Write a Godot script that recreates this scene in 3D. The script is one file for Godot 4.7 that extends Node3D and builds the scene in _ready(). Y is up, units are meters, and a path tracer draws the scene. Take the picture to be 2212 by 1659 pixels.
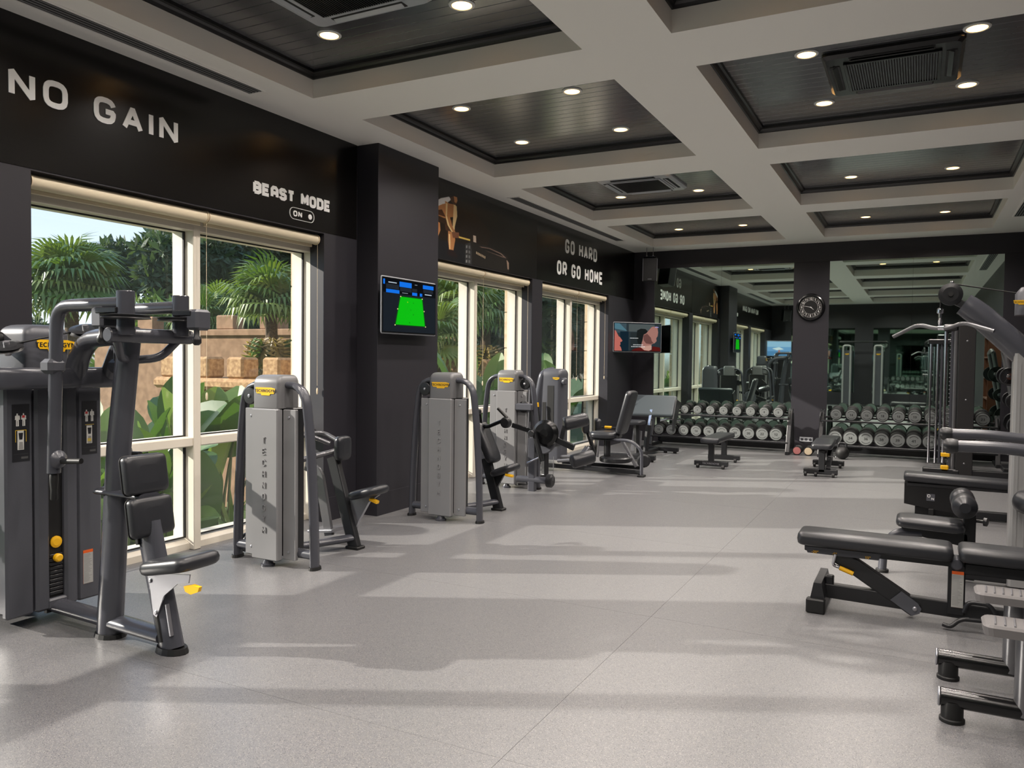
extends Node3D
# A gym with a coffered ceiling, a wall of windows over a garden, mirrors and machines. Units are metres; the camera stands over x = 0, z = 0.

const XW := -4.91     # inner face of the window wall
const ZB := -14.62    # inner face of the mirror wall
const ZF := 1.35      # inner face of the wall behind the camera
const XR := 1.47      # inner face of the wall opposite the windows
const YC := 3.6       # underside of the ceiling beams
const YP := 3.8       # face of the ceiling boards
const YO := -0.9      # garden ground

var M := {}
var taken := {}
var org := Vector3.ZERO
var rng := RandomNumberGenerator.new()

# ---------------------------------------------------------------- mesh building
class MB:
	var st := SurfaceTool.new()
	var x := Transform3D.IDENTITY
	func _init(o := Vector3.ZERO):
		st.begin(Mesh.PRIMITIVE_TRIANGLES)
		x.origin = -o
		st.set_smooth_group(-1)
	func tri(a: Vector3, b: Vector3, c: Vector3):
		st.add_vertex(x * a)
		st.add_vertex(x * c)
		st.add_vertex(x * b)
	func quad(a: Vector3, b: Vector3, c: Vector3, d: Vector3):
		tri(a, b, c)
		tri(a, c, d)
	func ring(o: Vector3, u: Vector3, v: Vector3, poly: PackedVector2Array) -> PackedVector3Array:
		var r := PackedVector3Array()
		for p in poly:
			r.append(o + u * p.x + v * p.y)
		return r
	func loft(rings: Array, smooth := true, cap_a := true, cap_b := true, hard := false):
		var n: int = rings[0].size()
		for i in rings.size() - 1:
			st.set_smooth_group((10 + i) if hard else (0 if smooth else -1))
			for j in n:
				var k := (j + 1) % n
				quad(rings[i][j], rings[i][k], rings[i + 1][k], rings[i + 1][j])
		st.set_smooth_group(-1)
		if cap_a:
			cap(rings[0], true)
		if cap_b:
			cap(rings[-1], false)
		return self
	func cap(r: PackedVector3Array, flip: bool):
		var c := Vector3.ZERO
		for p in r:
			c += p
		c /= r.size()
		for j in r.size():
			var k := (j + 1) % r.size()
			if flip:
				tri(c, r[k], r[j])
			else:
				tri(c, r[j], r[k])
	static func rrect(hx: float, hy: float, r: float, n := 3) -> PackedVector2Array:
		var p := PackedVector2Array()
		r = minf(r, minf(hx, hy) * 0.999)
		for q in 4:
			var c := Vector2((hx - r) * [1, -1, -1, 1][q], (hy - r) * [1, 1, -1, -1][q])
			for i in n + 1:
				p.append(c + Vector2.from_angle(PI / 2 * (q + float(i) / n)) * r)
		return p
	static func circle(r: float, n := 12, ry := -1.0) -> PackedVector2Array:
		var p := PackedVector2Array()
		for i in n:
			p.append(Vector2(cos(TAU * i / n) * r, sin(TAU * i / n) * (r if ry < 0 else ry)))
		return p
	# a box with chamfered edges
	func box(c: Vector3, s: Vector3, b := 0.0):
		var h := s / 2
		b = minf(b, minf(h.x, minf(h.y, h.z)) * 0.9)
		if b <= 0:
			var p := PackedVector2Array([Vector2(h.z, h.x), Vector2(-h.z, h.x), Vector2(-h.z, -h.x), Vector2(h.z, -h.x)])
			return loft([ring(c - Vector3(0, h.y, 0), Vector3.BACK, Vector3.RIGHT, p), ring(c + Vector3(0, h.y, 0), Vector3.BACK, Vector3.RIGHT, p)], false)
		var a := rrect(h.z, h.x, b, 1)
		var i := rrect(h.z - b, h.x - b, b * 0.4, 1)
		return loft([ring(c - Vector3(0, h.y, 0), Vector3.BACK, Vector3.RIGHT, i), ring(c - Vector3(0, h.y - b, 0), Vector3.BACK, Vector3.RIGHT, a), ring(c + Vector3(0, h.y - b, 0), Vector3.BACK, Vector3.RIGHT, a), ring(c + Vector3(0, h.y, 0), Vector3.BACK, Vector3.RIGHT, i)], false)
	func span(a: Vector3, b: Vector3, bev := 0.0):
		return box((a + b) / 2, (b - a).abs(), bev)
	# an upholstered pad: half sizes along u and v, thickness along u x v
	func pad(c: Vector3, u: Vector3, v: Vector3, hu: float, hv: float, t: float, r := 0.04, e := 0.02, n := 4):
		var w := u.cross(v)
		var rings := []
		for k in 7:
			var a := -PI / 2 + PI * k / 6
			var ins := e * (1 - cos(a))
			rings.append(ring(c + w * ((t / 2 - e) * signf(a) * (1.0 if absf(a) > 0.1 else 0.0) + e * sin(a)), u, v, rrect(hu - ins, hv - ins, r, n)))
		rings.append(ring(c + w * (t / 2 + e * 0.12), u, v, rrect((hu - e) * 0.6, (hv - e) * 0.6, r, n)))
		return loft(rings)
	func path(pts: Array, fil: float, seg := 5) -> PackedVector3Array:
		var out := PackedVector3Array()
		for i in pts.size():
			var p: Vector3 = pts[i]
			if i == 0 or i == pts.size() - 1 or fil <= 0:
				out.append(p)
				continue
			var a: Vector3 = pts[i - 1] - p
			var b: Vector3 = pts[i + 1] - p
			var f := minf(fil, minf(a.length(), b.length()) * 0.49)
			var p0 := p + a.normalized() * f
			var p1 := p + b.normalized() * f
			for k in seg + 1:
				var t := float(k) / seg
				out.append(p0.lerp(p, t).lerp(p.lerp(p1, t), t))
		return out
	func sweep(pts: PackedVector3Array, prof: PackedVector2Array, up := Vector3.UP, smooth := true, taper := 1.0, closed := false):
		var rings := []
		var nrm := Vector3.ZERO
		for i in pts.size():
			var a := pts[maxi(i - 1, 0)] if not closed else pts[(i - 1 + pts.size()) % pts.size()]
			var b := pts[mini(i + 1, pts.size() - 1)] if not closed else pts[(i + 1) % pts.size()]
			var t := (b - a).normalized()
			if i == 0:
				nrm = up - t * up.dot(t)
				if nrm.length() < 0.01:
					nrm = Vector3.RIGHT - t * t.x
					if nrm.length() < 0.01:
						nrm = Vector3.BACK
			else:
				nrm = nrm - t * nrm.dot(t)
			nrm = nrm.normalized()
			var k := lerpf(1.0, taper, float(i) / maxi(1, pts.size() - 1))
			rings.append(ring(pts[i], nrm * k, t.cross(nrm) * k, prof))
		if closed:
			rings.append(rings[0])
			return loft(rings, smooth, false, false)
		return loft(rings, smooth)
	func tube(pts: Array, r: float, fil := 0.0, n := 10, taper := 1.0):
		return sweep(path(pts, fil), circle(r, n), Vector3.UP, true, taper)
	func bar(pts: Array, hx: float, hy: float, r := 0.01, fil := 0.0, up := Vector3.UP, taper := 1.0):
		return sweep(path(pts, fil), rrect(hx, hy, r, 2), up, false, taper)
	func oval(pts: Array, rx: float, ry: float, fil := 0.0, up := Vector3.UP, taper := 1.0):
		return sweep(path(pts, fil), circle(rx, 14, ry), up, true, taper)
	# profile of [radius, height] pairs turned round an axis; hard keeps the edges between segments sharp
	func lathe(o: Vector3, axis: Vector3, prof: Array, n := 18, hard := true):
		var w := axis.normalized()
		var u := w.cross(Vector3.UP if absf(w.y) < 0.9 else Vector3.RIGHT).normalized()
		var v := w.cross(u)
		var rings := []
		for p in prof:
			rings.append(ring(o + w * p[1], u, v, circle(maxf(p[0], 0.0004), n)))
		return loft(rings, true, true, true, hard)
	func cyl(a: Vector3, b: Vector3, r: float, bev := 0.0, n := 16):
		var l := a.distance_to(b)
		if bev > 0:
			return lathe(a, b - a, [[r - bev, 0], [r, bev], [r, l - bev], [r - bev, l]], n)
		return lathe(a, b - a, [[r, 0], [r, l]], n)
	# polygon in the plane of u and v, thickened along u x v
	func prism(poly: PackedVector2Array, o: Vector3, u: Vector3, v: Vector3, d: float):
		if Geometry2D.is_polygon_clockwise(poly):
			poly.reverse()
		var w := u.cross(v).normalized() * d
		var a := ring(o, u, v, poly)
		var b := ring(o + w, u, v, poly)
		loft([a, b], false, false, false)
		var t := Geometry2D.triangulate_polygon(poly)
		for i in range(0, t.size(), 3):
			var p: Vector2 = poly[t[i + 1]] - poly[t[i]]
			var q: Vector2 = poly[t[i + 2]] - poly[t[i]]
			var k := [t[i], t[i + 1], t[i + 2]] if p.cross(q) > 0 else [t[i], t[i + 2], t[i + 1]]
			tri(b[k[0]], b[k[1]], b[k[2]])
			tri(a[k[0]], a[k[2]], a[k[1]])
		return self
	func ball(c: Vector3, r: float, n := 12, sy := 1.0):
		var p := []
		for k in n / 2 + 1:
			var a := PI * k / (n / 2)
			p.append([sin(a) * r, -cos(a) * r * sy])
		return lathe(c, Vector3.UP, p, n, false)
	func done() -> ArrayMesh:
		st.generate_normals()
		return st.commit()

func mk() -> MB:
	return MB.new(org)

# ---------------------------------------------------------------- scene tree
func numbered(n: String) -> String:
	taken[n] = taken.get(n, -1) + 1
	return n if taken[n] == 0 else "%s_%03d" % [n, taken[n]]

func tag(o: Node, label: String, category: String, group := ""):
	o.set_meta("label", label)
	o.set_meta("category", category)
	if group != "":
		o.set_meta("group", group)
	return o

# a thing: a node at its base; parts given in world coordinates are brought to it through org
func thing(called: String, label: String, category: String, at: Vector3, group := "", world := true) -> Node3D:
	var o := Node3D.new()
	o.name = numbered(called)
	add_child(o)
	o.position = at
	org = at if world else Vector3.ZERO
	return tag(o, label, category, group)

func struct(called: String) -> Node3D:
	var o := Node3D.new()
	o.name = called
	add_child(o)
	org = Vector3.ZERO
	o.set_meta("kind", "structure")
	return o

func P(par: Node, called: String, m, mat: String, at := Vector3.ZERO) -> MeshInstance3D:
	var o := MeshInstance3D.new()
	o.name = called
	o.mesh = m.done() if m is MB else m
	o.material_override = M[mat]
	o.position = at
	o.cast_shadow = GeometryInstance3D.SHADOW_CASTING_SETTING_ON
	par.add_child(o, true)
	return o

func copy(src: Node3D, at: Vector3, label := "", turn := 0.0) -> Node3D:
	var c: Node3D = src.duplicate()
	c.name = numbered(String(src.name).rstrip("0123456789").rstrip("_"))
	add_child(c)
	c.position = at
	c.rotation.y = turn
	if label != "":
		c.set_meta("label", label)
	return c

# a flat printed sheet: a thin box whose face carries the texture; u to the reader's right, v up
func sheet(par: Node, called: String, mat: String, c: Vector3, u: Vector3, v: Vector3, w: float, h: float, t := 0.002) -> MeshInstance3D:
	var s := SurfaceTool.new()
	s.begin(Mesh.PRIMITIVE_TRIANGLES)
	var n := u.cross(v)
	c -= org
	var q := [c - u * w / 2 + v * h / 2, c + u * w / 2 + v * h / 2, c + u * w / 2 - v * h / 2, c - u * w / 2 - v * h / 2]
	var uv := [Vector2(0, 0), Vector2(1, 0), Vector2(1, 1), Vector2(0, 1)]
	for f in [[0, 1, 2], [0, 2, 3]]:
		for i in f:
			s.set_normal(n)
			s.set_uv(uv[i])
			s.add_vertex(q[i] + n * t)
	for e in 4:
		var a: Vector3 = q[e]
		var b: Vector3 = q[(e + 1) % 4]
		var sn := (b - a).cross(n).normalized() * -1.0
		for p in [a + n * t, a, b, a + n * t, b, b + n * t]:
			s.set_normal(sn)
			s.set_uv(Vector2(0.01, 0.01))
			s.add_vertex(p)
	return P(par, called, s.commit(), mat)

func words(par: Node, called: String, text: String, mat: String, c: Vector3, u: Vector3, v: Vector3, h: float, depth := 0.002, bold := true, stretch := 1.0) -> MeshInstance3D:
	var t := TextMesh.new()
	var f := SystemFont.new()
	f.font_names = PackedStringArray(["Droid Sans"])
	f.font_weight = 700 if bold else 400
	t.font = f
	t.text = text
	t.font_size = 32
	t.pixel_size = h / 23.0
	t.depth = depth
	t.curve_step = 2.0
	var o := P(par, called, t, mat)
	o.transform = Transform3D(Basis(u * stretch, v, u.cross(v)), c - org)
	return o

# ---------------------------------------------------------------- stroke lettering
const G := {
	"N": [[0, 0, 0, 1, 1, 0, 1, 1]], "O": [[.5, 1, .36, 1, .17, .955, .05, .85, 0, .68, 0, .32, .05, .15, .17, .045, .36, 0, .5, 0], [.5, 0, .64, 0, .83, .045, .95, .15, 1, .32, 1, .68, .95, .85, .83, .955, .64, 1, .5, 1]],
	"G": [[1, .76, .95, .86, .83, .955, .64, 1, .36, 1, .17, .955, .05, .85, 0, .68, 0, .32, .05, .15, .17, .045, .36, 0, .64, 0, .83, .045, .95, .15, 1, .32, 1, .46, .55, .46]], "C": [[1, .78, 1, .84, .72, 1, .28, 1, 0, .84, 0, .16, .28, 0, .72, 0, 1, .16, 1, .22]],
	"A": [[0, 0, .5, 1, 1, 0], [.2, .3, .8, .3]], "I": [[.5, 0, .5, 1]], "P": [[0, 0, 0, 1], [0, 1, .72, 1, .92, .95, 1, .84, 1, .58, .92, .47, .72, .42, 0, .42]],
	"B": [[0, 0, 0, 1], [0, 1, .7, 1, 1, .86, 1, .66, .7, .52, 0, .52], [.7, .52, 1, .38, 1, .14, .7, 0, 0, 0]], "Ä": [[0, 0, 0, .8, .25, 1, .75, 1, 1, .8, 1, 0], [0, .42, 1, .42]], "E": [[1, 1, 0, 1, 0, 0, 1, 0], [0, .5, .85, .5]],
	"S": [[1, .8, 1, .86, .75, 1, .25, 1, 0, .86, 0, .66, .25, .52, .75, .52, 1, .38, 1, .14, .75, 0, .25, 0, 0, .14, 0, .2]],
	"T": [[0, 1, 1, 1], [.5, 1, .5, 0]], "M": [[0, 0, 0, 1, .5, .36, 1, 1, 1, 0]], "D": [[0, .5, 0, 1, .7, 1, 1, .84, 1, .5], [1, .5, 1, .16, .7, 0, 0, 0, 0, .5]],
	"H": [[0, 0, 0, 1], [1, 0, 1, 1], [0, .5, 1, .5]], "R": [[0, 0, 0, 1], [0, 1, .72, 1, 1, .86, 1, .58, .72, .44, 0, .44], [.5, .44, 1, 0]], "Y": [[0, 1, .5, .5, 1, 1], [.5, .5, .5, 0]],
}
# each letter is a mesh of its own; origin is the left foot of the line
func letters(par: Node, called: String, text: String, mat: String, o: Vector3, u: Vector3, v: Vector3, w: float, h: float, t: float, gap: float, space: float, depth := 0.004, square := false):
	var at := 0.0
	for ch in text:
		if ch == " ":
			at += space
			continue
		var lw := w * (0.0 if ch == "I" else (1.15 if ch == "M" else 1.0))
		var m := mk()
		var lay := depth
		for line in G[ch]:
			lay += depth * 0.15   # strokes that cross never share a face
			var pl := PackedVector2Array()
			for i in range(0, line.size(), 2):
				pl.append(Vector2(at + t / 2 + line[i] * lw if ch != "I" else at + t / 2, t / 2 + line[i + 1] * (h - t)))
			for poly in Geometry2D.offset_polyline(pl, t / 2, Geometry2D.JOIN_MITER if square else Geometry2D.JOIN_ROUND, Geometry2D.END_BUTT):
				if not Geometry2D.is_polygon_clockwise(poly):
					m.prism(poly, o, u, v, lay)
		P(par, called, m, mat)
		at += lw + t + gap
	return at

# ---------------------------------------------------------------- pictures
func paint(im: Image, col: Color, pts: Array):
	var poly := PackedVector2Array()
	var lo := Vector2(1e9, 1e9)
	var hi := -lo
	for i in range(0, pts.size(), 2):
		var p := Vector2(pts[i] * im.get_width(), pts[i + 1] * im.get_height())
		poly.append(p)
		lo = lo.min(p)
		hi = hi.max(p)
	for y in range(maxi(0, int(lo.y)), mini(im.get_height(), int(hi.y) + 1)):
		for x in range(maxi(0, int(lo.x)), mini(im.get_width(), int(hi.x) + 1)):
			if Geometry2D.is_point_in_polygon(Vector2(x + 0.5, y + 0.5), poly):
				im.set_pixel(x, y, col)

func canvas(w: int, h: int, col: Color) -> Image:
	var im := Image.create(w, h, false, Image.FORMAT_RGB8)
	im.fill(col)
	return im

func frect(im: Image, col: Color, x0: float, y0: float, x1: float, y1: float):
	im.fill_rect(Rect2i(int(x0 * im.get_width()), int(y0 * im.get_height()), maxi(1, int((x1 - x0) * im.get_width())), maxi(1, int((y1 - y0) * im.get_height()))), col)

# ---------------------------------------------------------------- materials
func mat(called: String, col: Color, rough := 0.5, metal := 0.0, spec := 0.5) -> StandardMaterial3D:
	var m := StandardMaterial3D.new()
	m.resource_name = called
	m.albedo_color = col
	m.roughness = rough
	m.metallic = metal
	m.metallic_specular = spec
	M[called] = m
	return m

func noise(freq: float, seed_: int, lo: Color, hi: Color, size := 512, a := 0.0, b := 1.0, oct := 3) -> NoiseTexture2D:
	var n := FastNoiseLite.new()
	n.noise_type = FastNoiseLite.TYPE_SIMPLEX
	n.frequency = freq
	n.seed = seed_
	n.fractal_octaves = oct
	var t := NoiseTexture2D.new()
	t.width = size
	t.height = size
	t.seamless = true
	t.noise = n
	var g := Gradient.new()
	g.set_color(0, lo)
	g.set_color(1, hi)
	g.set_offset(0, a)
	g.set_offset(1, b)
	t.color_ramp = g
	return t

func tri_tex(m: StandardMaterial3D, tex: Texture2D, scale: float):
	m.albedo_texture = tex
	m.uv1_triplanar = true
	m.uv1_world_triplanar = true
	m.uv1_scale = Vector3.ONE * scale

func glow(m: StandardMaterial3D, col: Color, e: float):
	m.emission_enabled = true
	m.emission = col
	m.emission_energy_multiplier = e
	return m

func screen(called: String, im: Image, e: float):
	var t := ImageTexture.create_from_image(im)
	var m := mat(called, Color(0.02, 0.02, 0.02), 0.08)
	m.emission_enabled = true
	m.emission = Color.WHITE
	m.emission_operator = BaseMaterial3D.EMISSION_OP_MULTIPLY
	m.emission_texture = t
	m.emission_energy_multiplier = e

func print_mat(called: String, im: Image, rough := 0.5):
	var m := mat(called, Color.WHITE, rough)
	m.albedo_texture = ImageTexture.create_from_image(im)

func materials():
	mat("wall", Color(0.155, 0.15, 0.172), 0.45)
	mat("wall_print", Color(0.045, 0.04, 0.04), 0.24)
	mat("beam", Color(0.96, 0.95, 0.925), 0.7)
	var b := mat("board", Color(1, 1, 1), 0.25, 0.0, 1.0)
	b.albedo_texture = noise(0.02, 5, Color(0.215, 0.22, 0.24), Color(0.255, 0.26, 0.28), 512, 0.2, 0.8)
	b.uv1_triplanar = true
	b.uv1_world_triplanar = true
	b.uv1_scale = Vector3(0.5, 2, 3)
	b.clearcoat_enabled = true
	b.clearcoat = 1.0
	b.clearcoat_roughness = 0.22
	mat("crown", Color(0.07, 0.07, 0.08), 0.3)
	var f := mat("floor", Color.WHITE, 0.33)
	var im := Image.create(1024, 1024, false, Image.FORMAT_RGB8)
	im.fill(Color(0.415, 0.415, 0.42))
	rng.seed = 4
	var tones := [Color(0.36, 0.36, 0.37), Color(0.27, 0.27, 0.29), Color(0.57, 0.56, 0.55), Color(0.45, 0.44, 0.43), Color(0.52, 0.51, 0.49), Color(0.18, 0.18, 0.20)]
	for i in 60000:
		var c: Color = tones[[0, 0, 1, 2, 2, 3, 3, 4, 4, 5][rng.randi() % 10]]
		var p := Vector2i(rng.randi() % 1024, rng.randi() % 1024)
		im.fill_rect(Rect2i(p, Vector2i(1 + rng.randi() % 4, 1 + rng.randi() % 3)), c)
	im.generate_mipmaps()
	tri_tex(f, ImageTexture.create_from_image(im), 1.05)
	f.detail_enabled = false
	mat("joint", Color(0.16, 0.16, 0.16), 0.8)
	mat("mirror", Color(0.82, 0.90, 0.86), 0.015, 1.0)
	mat("frame_white", Color(0.86, 0.83, 0.77), 0.45)
	mat("gasket", Color(0.10, 0.095, 0.09), 0.6)
	var gl := mat("glass", Color(0.45, 0.5, 0.49, 0.05), 0.02)
	gl.transparency = BaseMaterial3D.TRANSPARENCY_ALPHA
	mat("blind", Color(0.84, 0.79, 0.68), 0.7)
	mat("black", Color(0.105, 0.108, 0.118), 0.36)
	mat("black_gloss", Color(0.05, 0.052, 0.058), 0.22)
	mat("frame", Color(0.26, 0.265, 0.29), 0.27)
	mat("grey_tube", Color(0.42, 0.42, 0.43), 0.3, 0.5)
	mat("shroud", Color(0.28, 0.285, 0.31), 0.4)
	mat("shroud_cap", Color(0.40, 0.40, 0.405), 0.38)
	mat("shroud_grey", Color(0.49, 0.49, 0.495), 0.36)
	mat("pad", Color(0.145, 0.15, 0.165), 0.33)
	mat("pad_seam", Color(0.035, 0.035, 0.04), 0.5)
	mat("pad_light", Color(0.24, 0.265, 0.28), 0.32)
	mat("silver_paint", Color(0.62, 0.62, 0.62), 0.3, 0.3)
	mat("black_matt", Color(0.115, 0.11, 0.115), 0.5)
	mat("clock_face", Color(0.09, 0.09, 0.09), 0.4)
	mat("pink", Color(0.72, 0.45, 0.44), 0.5)
	mat("rubber", Color(0.04, 0.04, 0.042), 0.55)
	mat("chrome", Color(0.78, 0.78, 0.80), 0.14, 1.0)
	mat("steel", Color(0.62, 0.62, 0.64), 0.32, 0.8)
	mat("plate_grey", Color(0.60, 0.60, 0.60), 0.4, 0.3)
	mat("yellow", Color(0.90, 0.68, 0.06), 0.45)
	mat("badge", Color(0.93, 0.72, 0.08), 0.4)
	mat("ink", Color(0.05, 0.05, 0.05), 0.6)
	mat("white", Color(0.86, 0.86, 0.85), 0.5)
	mat("lettering", Color(0.95, 0.95, 0.94), 0.5)
	mat("head_disc", Color(0.47, 0.485, 0.48), 0.45)
	mat("tread", Color(0.42, 0.41, 0.41), 0.55)
	mat("silver", Color(0.70, 0.71, 0.73), 0.28, 0.15)
	mat("cream", Color(0.85, 0.78, 0.66), 0.5)
	mat("wood", Color(0.32, 0.17, 0.09), 0.5)
	glow(mat("lamp_glow", Color(1, 0.9, 0.75), 0.4), Color(1.0, 0.74, 0.42), 9.0)
	var s := mat("stone", Color.WHITE, 0.85)
	tri_tex(s, noise(0.03, 8, Color(0.62, 0.47, 0.31), Color(0.80, 0.65, 0.46), 512, 0.15, 0.85, 5), 0.6)
	s.heightmap_enabled = false
	tri_tex(mat("stone_pale", Color.WHITE, 0.8), noise(0.02, 9, Color(0.78, 0.69, 0.56), Color(0.86, 0.78, 0.66), 512, 0.2, 0.8, 4), 0.5)
	tri_tex(mat("render_wall", Color.WHITE, 0.85), noise(0.015, 12, Color(0.55, 0.42, 0.30), Color(0.64, 0.50, 0.37), 512, 0.2, 0.8, 4), 0.35)
	tri_tex(mat("lawn", Color.WHITE, 0.9), noise(0.05, 13, Color(0.16, 0.26, 0.06), Color(0.34, 0.44, 0.14), 512, 0.1, 0.9, 4), 0.4)
	for g in [["palm_leaf", Color(0.42, 0.49, 0.24)], ["palm_leaf_dark", Color(0.33, 0.43, 0.20)], ["palm_dry", Color(0.56, 0.48, 0.30)], ["banana", Color(0.25, 0.36, 0.16)], ["banana_light", Color(0.38, 0.48, 0.22)], ["tree_leaf", Color(0.27, 0.33, 0.24)], ["tree_leaf_light", Color(0.37, 0.45, 0.24)]]:
		var l := mat(g[0], g[1], 0.45)
		l.backlight_enabled = true
		l.backlight = Color(g[1].r, g[1].g * 1.05, g[1].b * 0.6) * 0.9
	M["tree_leaf"].roughness = 0.7
	M["tree_leaf_light"].roughness = 0.7
	tri_tex(mat("bark", Color.WHITE, 0.9), noise(0.06, 15, Color(0.25, 0.19, 0.13), Color(0.42, 0.34, 0.26), 256), 1.0)
	mat("stalk", Color(0.30, 0.36, 0.16), 0.6)

# ---------------------------------------------------------------- camera, sky, sun, exposure
const COFFER_FAR := [-1.89, -4.92, -7.94, -11.01, -13.98]   # far edges of the five rows of coffers
const COFFER_LONG := 2.40
const COFFER_X := [[-4.34, -2.035], [-1.433, 0.938]]
const WINDOWS := [[0.05, -2.66, -1.36], [-3.01, -5.72, -4.42], [-7.43, -10.14, -8.83], [-10.48, -13.25, -11.95]]
const HEAD := 2.68

func camera_and_light():
	var cam := Camera3D.new()
	cam.name = "camera"
	add_child(cam)
	cam.fov = 51.849
	cam.near = 0.05
	cam.far = 300.0
	cam.transform = Transform3D(Basis(Vector3.UP, deg_to_rad(27.2245)) * Basis(Vector3.RIGHT, deg_to_rad(-1.8732)) * Basis(Vector3.BACK, deg_to_rad(0.6199)), Vector3(0, 1.55, 0))
	var sky := ProceduralSkyMaterial.new()
	sky.sky_top_color = Color(0.52, 0.67, 0.86)
	sky.sky_horizon_color = Color(0.90, 0.95, 0.98)
	sky.sky_curve = 0.2
	sky.ground_bottom_color = Color(0.36, 0.34, 0.28)
	sky.ground_horizon_color = Color(0.62, 0.62, 0.58)
	sky.sun_angle_max = 1.0
	var e := Environment.new()
	e.background_mode = Environment.BG_SKY
	e.sky = Sky.new()
	e.sky.sky_material = sky
	e.background_energy_multiplier = 1.35
	e.tonemap_mode = Environment.TONE_MAPPER_LINEAR
	e.tonemap_exposure = 1.22
	e.sdfgi_enabled = true
	e.ssao_enabled = true
	e.ssil_enabled = true
	var we := WorldEnvironment.new()
	we.environment = e
	we.name = "world"
	add_child(we)
	var sun := DirectionalLight3D.new()
	sun.name = "sun"
	add_child(sun)
	sun.light_color = Color(1.0, 0.97, 0.92)
	sun.light_energy = 2.4
	sun.light_angular_distance = 0.8
	sun.shadow_enabled = true
	var az := Vector2(0.895, -0.446).normalized()
	var el := deg_to_rad(22.9)
	sun.look_at_from_position(Vector3.ZERO, Vector3(az.x * cos(el), -sin(el), az.y * cos(el)))

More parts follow.
